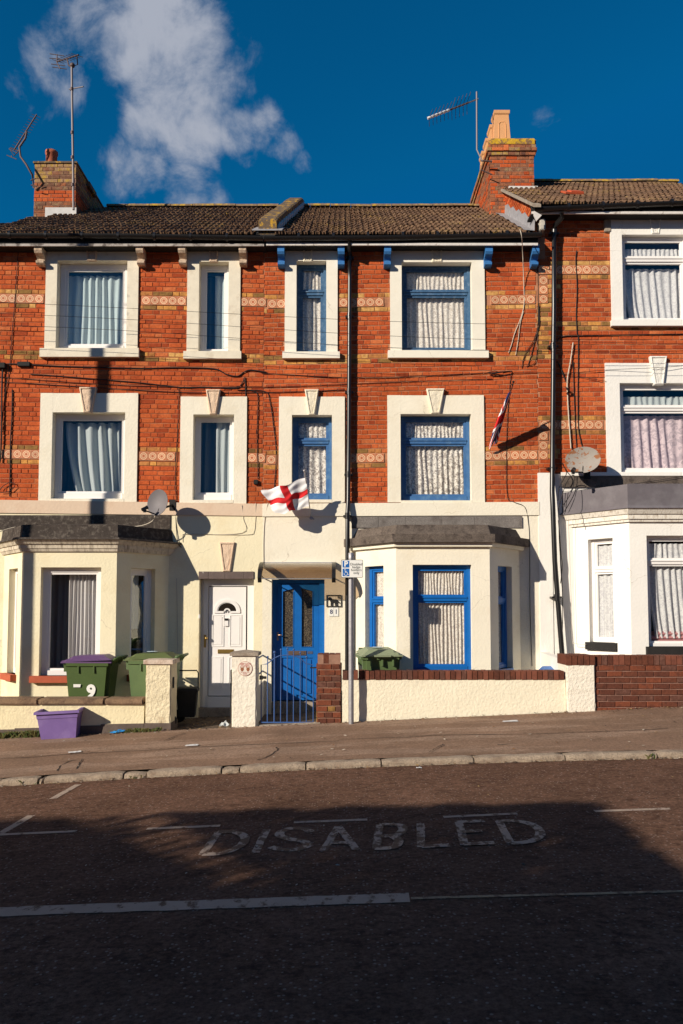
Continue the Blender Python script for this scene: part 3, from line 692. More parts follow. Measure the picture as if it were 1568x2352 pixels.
# ground floor walls with render proud of the brick
def bay_pts(xl, xr): return [Vector((xl-.66, F, 0)), Vector((xl, 12, 0)), Vector((xr, 12, 0)), Vector((xr+.66, F, 0))]
BAY79 = (-4.90, -3.466); BAY81 = (.841, 2.286); BAY83 = (4.448, 5.9)
D79 = (P(457, 1450).x, P(582.5, 1450).x, zwall(-2)-.1, Z(1329)); D81 = (P(623.6, 1450).x, P(745, 1450).x, zwall(-.7)-.1, Z(1331))
mb = MB(); sheet_cells(mb, FR, XL, XB1, -.7, Z(1180), [(BAY79[0]-.45, BAY79[1]+.45, -.3, 3.0), D79], -.22, .03); mb.build('ground_floor_wall', CREAMY, H79)
xq0, xq1 = P(1237, 1300).x, P(1264, 1300).x
mb = MB(); sheet_cells(mb, FR, XB1, xq0, -.7, Z(1184), [(BAY81[0]-.45, BAY81[1]+.45, -.3, 3.0), D81], -.22, .031); mb.build('ground_floor_wall', CREAM, H81)
mb = MB(); mb.fbox(FR, xq0, P(1264,1100).x, -.22, .045, -.7, Z(1087)); mb.build('quoin_strip', WHITEP, H83)
mb = MB(); sheet_cells(mb, FR, P(1264,1100).x, XR, -.7, Z(1092)+.02, [(BAY83[0]-.45, BAY83[1]+.45, -.3, 3.5)], -.22, .03); mb.build('ground_floor_wall', WHITEP, H83)
mb = MB(); mb.fbox(FR, P(1286,1090).x, XR, -.05, .06, Z(1094), Z(1086)); mb.build('string_course', WHITEP, H83)

def off(pts, d):
    """offset a 4-point bay outline outwards by d; ends stay on the facade"""
    out = []; ln = []
    for a, b in zip(pts, pts[1:]):
        u = (b-a).normalized(); n = Vector((u.y, -u.x, 0)); ln.append((a+n*d, u))
    def isect(l1, l2):
        (p, u), (q, v) = l1, l2; c = u.x*v.y-u.y*v.x; t = ((q.x-p.x)*v.y-(q.y-p.y)*v.x)/c; return p+u*t
    yl = (Vector((0, F, 0)), Vector((1, 0, 0)))
    return [isect(ln[0], yl), isect(ln[0], ln[1]), isect(ln[1], ln[2]), isect(ln[2], yl)]
def slab(mb, pts, d0, z0, d1, z1, m=0):
    A = [p+Vector((0, 0, z0)) for p in off(pts, d0)]; B = [p+Vector((0, 0, z1)) for p in off(pts, d1)]
    mb.add(A+B, [(0,1,5,4), (1,2,6,5), (2,3,7,6), (3,0,4,7), (3,2,1,0), (4,5,6,7)], m)
def bay(h, bx, zt, m, fwin, swz, wm, gm, transf, transs, wood=False, left=True, fw=.06, gms=None):
    pts = bay_pts(*bx); out = []; names = []
    frs = []
    for a, b in zip(pts, pts[1:]):
        u = (b-a).normalized(); frs.append(((a.copy(), u, Vector((u.y, -u.x, 0))), (b-a).length))
    mb = MB()
    wins = [(.30*frs[0][1], .725*frs[0][1], swz[0], swz[1]), (fwin[0]-bx[0], fwin[1]-bx[0], fwin[2], fwin[3]), (.25*frs[2][1], .70*frs[2][1], swz[0], swz[1])]
    for (fr, ln_), wv in zip(frs, wins):
        sheet_cells(mb, fr, 0, ln_, -.6, zt, [wv], -.15, 0)
    o = mb.build('bay_walls', m, h)
    for i, ((fr, ln_), wv) in enumerate(zip(frs, wins)):
        frame_window(h, fr, wv[0], wv[1], wv[2], wv[3], wm, transoms=(transf if i == 1 else transs), n=-.10, gm=gms[i] if gms else gm, fw=fw, sash=.03)
    return frs, wins
y12 = lambda py: Z(py, 12.0)
f79, w79 = bay(H79, BAY79, y12(1262), CREAMY, (X(91,12,1430), X(230,12,1430), y12(1552), y12(1303)), (y12(1552), y12(1303)), UPVC, GLASS, (), (), fw=.075, gms=[GLASS, GLASS, GLASSR])
f81, w81 = bay(H81, BAY81, y12(1252), CREAM, (X(948,12,1430), X(1083.5,12,1430), y12(1540), y12(1297)), (y12(1540), y12(1297)), BLUE, GLASS, (y12(1375),), (y12(1378),))
f83, w83 = bay(H83, BAY83, y12(1196), WHITEP, (X(1487,12,1350), X(1625,12,1350), y12(1485), y12(1230)), (y12(1478), y12(1232)), UPVC, GLASS, (y12(1290),), (y12(1306),), fw=.05)
# bay roofs and cornices
p = bay_pts(*BAY81); mb = MB(); slab(mb, p, .06, y12(1256), .07, y12(1247)); mb.build('bay_moulding', CREAM, H81)
mb = MB(); slab(mb, p, .13, y12(1247)+.001, .13, y12(1228)); slab(mb, p, .03, y12(1228)+.001, -.04, y12(1205)); slab(mb, p, -.06, y12(1205)+.001, -.3, y12(1203)+.02); mb.build('bay_roof', FELT, H81)
xs_ = [P(807,1200).x, P(868,1200).x, P(930,1200).x, P(1012,1200).x, P(1088,1200).x, P(1198,1200).x]
fl = MB(); fl.fbox(FR, xs_[0], xs_[-1], .0, .036, Z(1214), Z(1186)); flo = fl.build('roof_flashing', FELTL, H81)
for a, b in zip(xs_, xs_[1:]):
    q = MB(); q.fbox(FR, a+.003, b-.003, .034, .05+R.uniform(0,.006), Z(1213), Z(1188)); q.build('felt_panel', FELTL, flo)
p = bay_pts(*BAY79); mb = MB(); slab(mb, p, .03, y12(1267), .05, y12(1260)); slab(mb, p, .06, y12(1260)+.001, .07, y12(1251)); slab(mb, p, .09, y12(1251)+.001, .14, y12(1241)); mb.build('bay_cornice', CORN, H79)
mb = MB(); slab(mb, p, .17, y12(1241)+.001, .15, y12(1236)); slab(mb, p, .05, y12(1236)+.001, .03, y12(1206)); slab(mb, p, .03, y12(1206)+.001, -.25, y12(1204)+.03)
mb.fbox(FR, XL, P(392,1200).x, 0, .05, Z(1216), Z(1184)); mb.build('bay_roof', FELTB, H79)
p = bay_pts(*BAY83); mb = MB(); slab(mb, p, .04, y12(1199), .05, y12(1193)); slab(mb, p, .07, y12(1193)+.001, .08, y12(1182)); slab(mb, p, .10, y12(1182)+.001, .15, y12(1170)); mb.build('bay_cornice', CORNW, H83)
mb = MB(); slab(mb, p, .17, y12(1170)+.001, .15, y12(1164)); slab(mb, p, .14, y12(1164)+.001, .13, y12(1115)); slab(mb, p, .13, y12(1115)+.001, -.2, y12(1112)+.04); mb.build('bay_roof', GREYR, H83)
mb = MB(); mb.fbox(FR, P(1288,1100).x, XR, .03, .07, Z(1120), Z(1095.5)); mb.build('roof_flashing', FELT, H83)
# bay sills
def bsill(h, frw, wv, m, dz=.10, n=.07, e=.05, zt=None):
    mb = MB(); zt = zt or wv[2]; mb.fbox(frw, wv[0]-e, wv[1]+e, -.14, n, zt-dz, zt); mb.build('window_sill', m, h)
for i in range(3):
    bsill(H79, f79[i][0], w79[i], RED, .10, .09, .11 if i == 1 else .05); bsill(H83, f83[i][0], w83[i], BLACKM, .12, .06, .05)
for i in range(3): bsill(H81, f81[i][0], w81[i], BLUE, .03, .012, 0)
# ---- windows of the upper floors
def win(h, key, m, tr=(), **k):
    u0, u1, z0, z1 = op[key]; return frame_window(h, FR, u0+.004, u1-.004, z0+.002, z1-.004, m, transoms=tr, **k)
win(H79, 'A1', UPVC, gm=GLASSR, low=.09, fw=.08); win(H79, 'A2', UPVC, gm=GLASSR, low=.06, fw=.055); win(H79, 'C1', UPVC, low=.11, fw=.06); win(H79, 'C2', UPVC, low=.11, fw=.05)
win(H81, 'B1', BLUEW, (Z(667),), fw=.055); win(H81, 'B2', BLUEW, (Z(667),), fw=.055, low=.08)
BLUE2 = mat('faded_blue_paint', (.045,.13,.30), .5, .15, 10, .4, 40, col2=(.09,.19,.34), c2s=9, bdist=.004)
win(H81, 'D1', BLUE2, (Z(1011),), fw=.055, low=.09); win(H81, 'D2', BLUE2, (Z(1011),), fw=.055, low=.09)
win(H83, 'E1', UPVC, (Z(593),), fw=.045, n=-.06); win(H83, 'E2', UPVC, (Z(937),), fw=.05, n=-.06)
# ---- curtains
def cur(key, m, label, f0=0, f1=1, z0=None, z1=None, **k):
    u0, u1, a, b = op[key]; wd = u1-u0; return curtain(FR, u0+wd*f0, u0+wd*f1, a+.02 if z0 is None else z0, b-.03 if z1 is None else z1, m, label, **k)
cur('A1', WHITEC, 'pale curtain drawn across the wide top-floor window of the left house', .07, .99, folds=9, amp=.03, seed=2)
cur('A1', SLATEC, 'dark bluish curtain at the left side of the wide top-floor window of the left house', .02, .2, folds=3, amp=.03, n=-.33, seed=3)
cur('A2', WHITEC, 'pale curtain at the right of the narrow top-floor window of the left house', .45, .97, folds=2, amp=.03, seed=4)
cur('A2', SLATEC, 'dark curtain filling the left of the narrow top-floor window of the left house', .03, .62, folds=3, amp=.025, n=-.33, seed=5)
cur('C1', GREYC, 'grey curtain bunched open in the wide first-floor window of the left house', .10, .99, folds=6, amp=.06, flare=.22, seed=6, n=-.28, z1=Z(962))
cur('C1', SLATEC, 'dark curtain at the left edge of the wide first-floor window of the left house', .02, .26, folds=3, amp=.03, n=-.4, seed=12)
cur('C2', GREYC, 'grey curtain at the right of the narrow first-floor window of the left house', .50, .98, folds=3, amp=.04, seed=7)
cur('C2', SLATEC, 'dark curtain at the left of the narrow first-floor window of the left house', .03, .52, folds=3, amp=.03, n=-.33, seed=8)
for key, zt, nm, fo in (('B1', Z(667), 'narrow top-floor blue window', 6), ('B2', Z(667), 'wide top-floor blue window', 15), ('D1', Z(1011), 'narrow first-floor blue window behind the flag', 7), ('D2', Z(1011), 'wide first-floor blue window', 16)):
    cur(key, LACE2 if key[0] == 'D' else LACE, 'short lace curtain in the upper light of the %s' % nm, .04, .96, z0=zt-.02, folds=fo, amp=.014, n=-.2, seed=fo, name='net_curtain')
    cur(key, LACE2 if key[0] == 'D' else LACE, 'long lace curtain in the lower light of the %s' % nm, .04, .96, z1=zt-.03, folds=int(fo*.8), amp=.022, n=-.22, seed=fo+20, name='net_curtain', flare=.05)
cur('E1', NETC, 'short white net in the upper light of the top-floor window of the right house', .06, .96, z0=Z(597), z1=Z(562), folds=13, amp=.018, n=-.17, seed=31, name='net_curtain')
cur('E1', NETC, 'white patterned net draped in the lower light of the top-floor window of the right house', .06, .97, z1=Z(606), folds=8, amp=.032, n=-.20, seed=32, name='net_curtain', flare=.14)
cur('E2', GREYC, 'short grey curtain in the upper light of the first-floor window of the right house', .06, .97, z0=Z(940), z1=Z(905), folds=11, amp=.02, n=-.17, seed=33, name='net_curtain')
cur('E2', PINKC, 'pink leaf-print curtain in the first-floor window of the right house', .04, .97, z1=Z(948), folds=8, amp=.032, n=-.20, seed=34, flare=.08)
fr, wv = f79[1][0], w79[1]
curtain(fr, wv[0]+.35, wv[1]-.03, wv[2]+.02, wv[3]-.05, BEIGEC, 'pale gathered curtain in the front light of the bay beside the white door', n=-.27, folds=9, amp=.032, seed=41, name='curtain')
curtain(fr, wv[0]+.03, wv[0]+.42, wv[2]+.02, wv[3]-.05, SLATEC, 'dark curtain at the left side of the bay window behind the purple-lidded bin', n=-.34, folds=4, amp=.03, seed=42)
fr, wv = f79[2][0], w79[2]
curtain(fr, wv[0]+.08, wv[1]-.14, wv[2]+.7, wv[3]-.1, BEIGEC, 'curtain edge behind the shaded side light of the left bay', n=-.24, folds=2, amp=.02, seed=43)
for i, nm in ((0, 'left side light'), (1, 'front light'), (2, 'right side light')):
    fr, wv = f81[i][0], w81[i]; fo = 5 if i != 1 else 17
    curtain(fr, wv[0]+.04, wv[1]-.04, y12(1378), wv[3]-.04, LACE, 'short lace in the upper %s of the bay with blue frames' % nm, n=-.17, folds=fo, amp=.012, seed=50+i, name='net_curtain')
    curtain(fr, wv[0]+.04, wv[1]-.04, wv[2]+.05, y12(1380), LACE, 'long lace in the lower %s of the bay with blue frames' % nm, n=-.18, folds=int(fo*.85), amp=.018, seed=60+i, name='net_curtain', flare=.03)
fr, wv = f83[0][0], w83[0]; curtain(fr, wv[0]+.05, wv[1]-.05, wv[2]+.06, wv[3]-.09, NETC, 'plain net in the narrow side light of the white bay', n=-.17, folds=3, amp=.02, seed=70, name='net_curtain')
fr, wv = f83[1][0], w83[1]
curtain(fr, wv[0]+.08, wv[1]-.05, y12(1292), wv[3]-.11, NETC, 'short net in the upper front light of the white bay', n=-.17, folds=9, amp=.02, seed=71, name='net_curtain')
curtain(fr, wv[0]+.06, wv[1]-.05, wv[2]+.12, y12(1300), NETC, 'patterned net in the lower front light of the white bay', n=-.19, folds=8, amp=.03, seed=72, name='net_curtain', flare=.12)

fr, wv = f83[1][0], w83[1]
q = MB(); a = fr[0]+fr[1]*(wv[0]+.45); rr_ = random.Random(4)
for i in range(4): q.bevelbox(a.x-.32+rr_.uniform(-.05,.05), a.x+.34+rr_.uniform(-.05,.08), F-.62, F-.40, wv[2]+.06*i-.02, wv[2]+.06*i+.045, .02)
tag(q.build('folded_blanket', cloth('pink_blanket', (.60,.28,.28))), 'pinkish folded blankets stacked behind the net in the white bay window', 'blanket')
# ---------------------------------------------------------------- doors
def door79():
    h = H79; u0, u1, z0, z1 = D79; n = -.13; zb = Z(1624, F+.13)
    q = MB(); q.fbox(FR, u0, u1, -.22, -.005, zb-.35, zb); q.build('door_step', CONC, h)
    mb = MB(); f = .075
    U = lambda px: P(px, 1450, F+.13).x; zz = lambda py: Z(py, F+.13)
    a, b = U(467), U(578)
    mb.fbox(FR, a, a+f, n-.06, n+.01, zb, z1); mb.fbox(FR, b-f, b+.03, n-.06, n+.01, zb, z1); mb.fbox(FR, a+f, b-f, n-.06, n+.009, zz(1346), z1); mb.fbox(FR, a+f, b-f, n-.06, n+.03, zb, zz(1600))
    mb.fbox(FR, u0, a, n-.08, n-.03, zb, z1); mb.fbox(FR, b+.03, u1, n-.08, n-.03, zb, z1)
    fo = mb.build('door_frame', UPVC, h)
    d0, d1 = U(479), U(564); t, bo = zz(1348), zz(1598)
    mb = MB(); cx, cz, ro, ri = U(521), zz(1404), .215, .165
    mb.fbox(FR, d0, d1, n-.05, n-.012, bo, t)
    def arch(mb, r0, r1, nn0, nn1, seg=16):
        for i in range(seg):
            A = math.pi*i/seg; B = math.pi*(i+1)/seg
            pts = [(cx+r*math.cos(a_), cz+r*math.sin(a_)*.92) for r, a_ in ((r0, A), (r1, A), (r1, B), (r0, B))]
            mb.prism([Vector((x, F-nn0, z)) for x, z in pts], (0, -(nn1-nn0), 0))
    arch(mb, ri, ro, n-.012, n+.006); arch(mb, ri-.014, ri, n-.012, n-.002)
    mb.fbox(FR, cx-ro, cx-.055, n-.012, n+.006, cz-.03, cz); mb.fbox(FR, cx+.055, cx+ro, n-.012, n+.006, cz-.03, cz)
    arch(mb, .03, .055, n-.012, n+.006, 10)
    def panel(x0, x1, y0, y1):
        a_, b_, c_, d_ = U(x0), U(x1), zz(y1), zz(y0); e = .016
        for (p, q, r, s) in ((a_, b_, d_-e, d_), (a_, b_, c_, c_+e), (a_, a_+e, c_+e, d_-e), (b_-e, b_, c_+e, d_-e)): mb.fbox(FR, p, q, n-.012, n-.002, r, s)
        mb.fbox(FR, a_+e+.016, b_-e-.016, n-.012, n-.004, c_+e+.016, d_-e-.016)
    panel(486, 513.5, 1412, 1485); panel(526.5, 554.5, 1412, 1485); panel(483.5, 512, 1508.5, 1581); panel(525, 554.5, 1508.5, 1581)
    do = mb.build('front_door', UPVC, h)
    mb = MB()
    for i in range(16):
        A = math.pi*i/16; B = math.pi*(i+1)/16; pts = [(cx+r*math.cos(a_), cz+r*math.sin(a_)*.92) for r, a_ in ((.052, A), (ri-.01, A), (ri-.01, B), (.052, B))]
        mb.prism([Vector((x, F-n+.014, z+.003)) for x, z in pts], (0, -.004, 0))
    mb.build('fanlight_pane', mat('dark_fanlight', (.02,.015,.012), .08, 0), do)
    lb = MB(); lb.fbox(FR, U(389.5+.2675*413), U(389.5+.2675*548), n-.012, n+.0, zz(1501), zz(1491.5)); lb.fbox(FR, U(389.5+.2675*425), U(389.5+.2675*536), n, n+.006, zz(1498.5), zz(1494)); lb.build('letterbox', BRASS, do)
    db = MB(); db.fbox(FR, U(515), U(524), n-.012, n+.014, zz(1438), zz(1420)); db.build('doorbell', UPVC, do)
    db = MB(); db.fbox(FR, U(515.2), U(523.8), n+.0142, n+.018, zz(1425.5), zz(1420.3)); db.build('doorbell_camera', BLACK, do)
    hb = MB(); hb.fbox(FR, U(468.5), U(473.5), n+.01, n+.02, zz(1487), zz(1458)); hb.tube([Vector((U(471), F-n-.02, zz(1465))), Vector((U(471), F-n-.06, zz(1465)))], .008); hb.ball((U(475), F-n-.065, zz(1465.5)), .026); hb.build('door_handle', BRASS, do)
    hg = MB(); hg.fbox(FR, u0-.005, u0+.012, -.06, .045, zz(1420), zz(1411)); hg.build('door_chain_box', UPVC, h)
    text_on('79', (cx, F-n+.004, zz(1404.5)), .075, INK, do, 'door_number', ext=.003)
    # slate head over the opening
    mb = MB(); xs = [457, 479, 517, 560, 583]
    for a_, b_ in zip(xs, xs[1:]):
        q = MB(); q.fbox(FR, P(a_, 1320).x+.002, P(b_, 1320).x-.002, -.2, .045+R.uniform(0, .006), Z(1329.5), Z(1313)); q.build('slate', SLATE, fo if False else h)
def text_on(s, loc, size, m, parent=None, name='lettering', ext=.001, rx=math.pi/2, rz=0, align='CENTER', space=1, bold=0):
    cu = bpy.data.curves.new('t', 'FONT'); cu.body = s; cu.size = size; cu.extrude = ext; cu.align_x = align; cu.align_y = 'CENTER'; cu.space_line = space; cu.offset = bold; cu.resolution_u = 3
    to = bpy.data.objects.new('t', cu); COL.objects.link(to)
    me = bpy.data.meshes.new_from_object(to.evaluated_get(bpy.context.evaluated_depsgraph_get())); bpy.data.objects.remove(to); bpy.data.curves.remove(cu)
    me.materials.clear(); me.materials.append(m)
    o = bpy.data.objects.new(name, me); COL.objects.link(o); o.rotation_euler = (rx, 0, rz); o.location = loc
    if parent is not None:
        o.location = Vector(loc)-wloc(parent); o.parent = parent
    return o
door79()
keystone(H79, FR, 522, 1246, 1313, 35.5, 17.5, ROUGH, n=.07)
def patterned_glass():
    m = mat('leaded_patterned_glass', (.035,.028,.022), .25, 0, 5, .5, 60, col2=(.15,.12,.08), c2s=55, c2lo=.50, c2hi=.58, spec=.6)
    return m
PGL = patterned_glass()
def door81():
    h = H81; u0, u1, z0, z1 = D81; n = -.10; Yd = F+.10
    U = lambda px: P(px, 1450, Yd).x; zz = lambda py: Z(py, Yd); zb = zz(1611)
    q = MB(); q.fbox(FR, u0, u1, -.22, -.003, zb-.5, zb-.001); q.build('door_step', CONC, h)
    mb = MB(); f = .065
    mb.fbox(FR, u0+.003, u0+f, n-.06, n+.02, zb, z1-.003); mb.fbox(FR, u1-f-.02, u1-.003, n-.06, n+.02, zb, z1-.003); mb.fbox(FR, u0+f, u1-f-.02, n-.06, n+.019, z1-.06, z1-.003)
    mb.fbox(FR, u0+f, u0+f+.012, n-.06, n+.005, zb, z1-.06); mb.fbox(FR, u1-f-.032, u1-f-.02, n-.06, n+.005, zb, z1-.06)
    mb.build('door_frame', BLUE, h)
    mb = MB(); d0, d1 = u0+f+.014, u1-f-.034; t = z1-.065; g0, g1, g2, g3 = U(647.5), U(674), U(691), U(718.5); gt, gb = zz(1350), zz(1487)
    pn0, pn1 = n-.05, n-.008
    p0, p1 = zz(1597), zz(1511)
    sheet_cells(mb, FR, d0, d1, zb+.02, t, [(g0, g1, gb, gt), (g2, g3, gb, gt), (g0, g1-.01, p0, p1), (g2+.01, g3, p0, p1)], pn0, pn1)
    for (a, b) in ((g0, g1-.01), (g2+.01, g3)): mb.fbox(FR, a, b, pn0, pn1-.018, p0, p1); mb.fbox(FR, a+.03, b-.03, pn1-.018, pn1-.006, p0+.03, p1-.03)
    for (a, b, s) in ((g0, g1, 0), (g2, g3, 1)):   # sloping top corners of the glass
        ta, tb = (zz(1359), zz(1351.5)) if s == 0 else (zz(1350.5), zz(1358))
        mb.prism([Vector((a, F-pn1, gt)), Vector((a, F-pn1, ta)), Vector((b, F-pn1, tb)), Vector((b, F-pn1, gt))], (0, .04, 0))
        e = .01
        for (p, q, r_, s_) in ((a, a+e, gb+e, min(ta, tb)), (b-e, b, gb+e, min(ta, tb)), (a, b, gb, gb+e)): mb.fbox(FR, p, q, pn1-.02, pn1+.008, r_, s_)
    do = mb.build('front_door', BLUE, h)
    for (a, b) in ((g0, g1), (g2, g3)):
        q = MB(); q.fbox(FR, a-.002, b+.002, pn0+.012, pn0+.018, gb-.002, gt); q.build('pane', PGL, do)
    q = MB(); q.fbox(FR, U(662), U(703), pn1, pn1+.01, zz(1505), zz(1495)); q.fbox(FR, U(669), U(698), pn1+.01, pn1+.016, zz(1503), zz(1497)); q.build('letterbox', mat('bronze_letterbox', (.30,.21,.16), .35, .1, 9, metal=.8), do)
    q = MB(); q.fbox(FR, U(706), U(718), pn1, pn1+.006, zz(1502), zz(1496)); q.build('name_plate', mat('dull_plate', (.10,.12,.20), .4, .1, 9, metal=.4), do)
    q = MB(); q.fbox(FR, U(634), U(639.5), pn1, pn1+.008, zz(1471), zz(1452)); q.tube([Vector((U(636.5), F-pn1-.01, zz(1458))), Vector((U(636.5), F-pn1-.05, zz(1458))), Vector((U(648), F-pn1-.05, zz(1458.5)))], .009); q.build('door_handle', mat('copper_handle', (.45,.28,.2), .3, .1, 9, metal=.9), do)
door81()
# curved door canopy
def canopy():
    a, b = P(604, 1293, F).x, P(767, 1293, F).x; zt = Z(1293.5); yo = .56; zl = Z(1329, F-yo); n = 12
    prof = [(.02+(yo-.02)*math.sin(math.pi/2*i/n)**1.0, zt-(zt-zl)*(1-math.cos(math.pi/2*i/n))) for i in range(n+1)]
    def shell_(x0, x1, th, m_=0, e=0):
        mb = MB(); vs = []
        for (yy, z) in prof:
            for x in (x0, x1): vs.append((x, F-yy-e, z+e))
        for (yy, z) in prof:
            for x in (x0, x1): vs.append((x, F-yy+th*.7, z-th))
        k = 2*(n+1); fs = []
        for i in range(n):
            fs += [(2*i, 2*i+1, 2*i+3, 2*i+2), (k+2*i, k+2*i+2, k+2*i+3, k+2*i+1), (2*i, 2*i+2, k+2*i+2, k+2*i), (2*i+1, k+2*i+1, k+2*i+3, 2*i+3)]
        fs += [(2*n, 2*n+1, k+2*n+1, k+2*n), (0, k, k+1, 1)]
        mb.add(vs, fs, 0, False); return mb
    c = shell_(a+.03, b-.03, .004).build('door_canopy', CANG, H81)
    shell_(a-.03, a+.03, .06, e=.014).build('canopy_end', BLACK, c); shell_(b-.03, b+.03, .06, e=.014).build('canopy_end', BLACK, c)
    q = MB(); q.fbox(FR, a-.01, b+.01, .03, .06, zt-.02, zt+.012); q.build('canopy_rail', STEELG, c)
    q = MB(); q.tube([(a+.03, F-yo, zl), (b-.03, F-yo, zl)], .007); q.build('canopy_lip', STEELG, c)
    for x in (a+.01, b-.01):
        q = MB(); q.tube([(x, F-.03, zl+.03), (x, F-.30, zl+.05)], .010); q.build('canopy_stay', BLACK, c)
canopy()

# ---------------------------------------------------------------- roofs
YE, YR = 12.53, 16.2
def tile_meshes():
    out = []
    for k in range(4):
        mb = MB(); n = 15; vs = []; rr = random.Random(k)
        for (y, dz) in ((0, .012), (.37, -.018)):
            for i in range(n+1):
                t = i/n; x = -.15+.3*t; z = .026*max(0, math.cos(2*math.pi*(t*3+.5)))**.8+rr.uniform(-.004, .004)
                vs.append((x, y+rr.uniform(-.012, .010), z+dz))
        for i in range(n+1):
            v = vs[i]; vs.append((v[0], v[1]+.006, -.022))
        fs = [(i, i+1, n+2+i, n+1+i) for i in range(n)]+[(2*n+2+i, 2*n+3+i, i+1, i) for i in range(n)]
        mb.add(vs, fs, 0, False); out.append([mb.mesh('roof_tile', m) for m in ROOF])
    return out
TM = tile_meshes()
def roof(h, x0, x1, ze, zr, extra=None, keep=None, yl=None, ridge=(None, None), ux=0):
    a = math.atan2(zr-ze, YR-YE); Ls = math.hypot(zr-ze, YR-YE)
    mb = MB()
    if extra == 'hip':
        E, E2, R2, Rl = Vector((x0, YE, ze)), Vector((x1, YE, ze)), Vector((x1, YR, zr)), Vector((-5.05, YR, zr))
        B1, B2 = Vector((x0, 20, ze)), Vector((x1, 20, ze))
        mb.add([E, E2, R2, Rl, B1, B2], [(0,1,2,3), (0,3,4), (3,2,5,4)])
    else:
        E, E2, R2, Rl = Vector((x0, YE, ze)), Vector((x1, YE, ze)), Vector((x1, YR, zr)), Vector((x0, YR, zr))
        B1, B2 = Vector((x0, 20, ze)), Vector((x1, 20, ze))
        for v_ in (E, Rl, B1): v_.x += ux
        mb.add([E, E2, R2, Rl, B1, B2], [(0,1,2,3), (3,2,5,4), (0,3,4), (1,5,2)])
    r = mb.build('roof', BLACKM, h); pw = wloc(r)
    rows = int(Ls/.315); g = Ls/rows
    for j in range(rows):
        s = g*j-.02; y = YE+s*math.cos(a); z = ze+s*math.sin(a)+.035
        x = x0+.15+(.1 if j % 2 else 0)*0
        while x < x1-.05:
            if keep is None or keep(x, y):
                w = R.random(); mossy = (w < .18) if x > 0 or x > -5 else (w < .45)
                mi = 3 if mossy and R.random() < .5 else 2 if mossy else (0 if w < .6 else 1)
                o = bpy.data.objects.new('roof_tile', R.choice(TM)[mi]); COL.objects.link(o); o.parent = r
                sx = min(1, (x1-(x-.15))/.3)
                o.rotation_euler = (a+.02+R.uniform(-.008, .008), R.uniform(-.012, .012), R.uniform(-.006, .006)); o.location = Vector((x+R.uniform(-.003, .003), y+R.uniform(-.006, .006), z+R.uniform(-.003, .004)))-pw
                if sx < .98: o.scale = (sx, 1, 1); o.location.x -= .15*(1-sx)
            x += .3
    rx0, rx1 = ridge[0] if ridge[0] is not None else x0, ridge[1] if ridge[1] is not None else x1
    mb = MB(); pr = [(YR+.11*math.cos(t), zr+.01+.085*math.sin(t)) for t in [math.pi*i/8 for i in range(9)]]
    x = rx0; nrt = max(1, round((rx1-rx0)/.45)); wdt = (rx1-rx0)/nrt
    q = MB(); vs = [(xx, y-YR, z-zr) for xx in (0, wdt-.012) for (y, z) in pr]; q.add(vs, [(i, i+1, 10+i, 9+i) for i in range(8)]+[tuple(range(9))[::-1], tuple(range(9, 18))], 0, False); me = q.mesh('ridge_tile', RIDGE)
    for i in range(nrt):
        o = bpy.data.objects.new('ridge_tile', me); COL.objects.link(o); o.parent = r; o.location = Vector((rx0+i*wdt, YR, zr+R.uniform(0, .012)))-pw; o.rotation_euler = (R.uniform(-.05, .05), R.uniform(-.01, .01), 0)
    return r, a
zE = Z(539, YE); zR = Z(480, YR)
XP0, XP1 = -1.38, -1.08     # party wall between 79 and 81
hipx = lambda y: -5.05-(YR-y)/(YR-YE)*1.5
r79, ang = roof(H79, -6.55, XP0+.02, zE, zR, 'hip', keep=lambda x, y: x > hipx(y+.15)-.05, ridge=(-5.0, XP0+.05))
r81, _ = roof(H81, XP1-.02, P(1232, 480, YE).x+.02, zE, zR)
zE3 = Z(470, YE); zR3 = Z(423, YR); XG = P(1232, 480, YE).x
r83, ang3 = roof(H83, XG-.06, XR, zE3, zR3, ux=.09)
roofz = lambda y: zE+(y-YE)*math.tan(ang); roofz3 = lambda y: zE3+(y-YE)*math.tan(ang3)
# loose replacement tile
q = MB(); q.box(-.17, .17, -.14, .14, 0, .03); q.box(-.06, .17, -.12, .12, .03, .05)
_p = ray(1312, 451); 
def on_roof(px, py, ze, a_):
    d = ray(px, py); t = (ze-EYE-YE*math.tan(a_))/(d.z-d.y*math.tan(a_)); return Vector((0, 0, EYE))+d*t
lp = on_roof(1313, 452, zE3, ang3)
o = q.build('roof_tile', ORANGE, None, origin=(0, 0, 0)); o.location = lp-wloc(r83)+Vector((0, -.02, .05)); o.parent = r83; o.rotation_euler = (ang3, 0, .1); o['label'] = 'bright orange replacement tile lying on the roof'
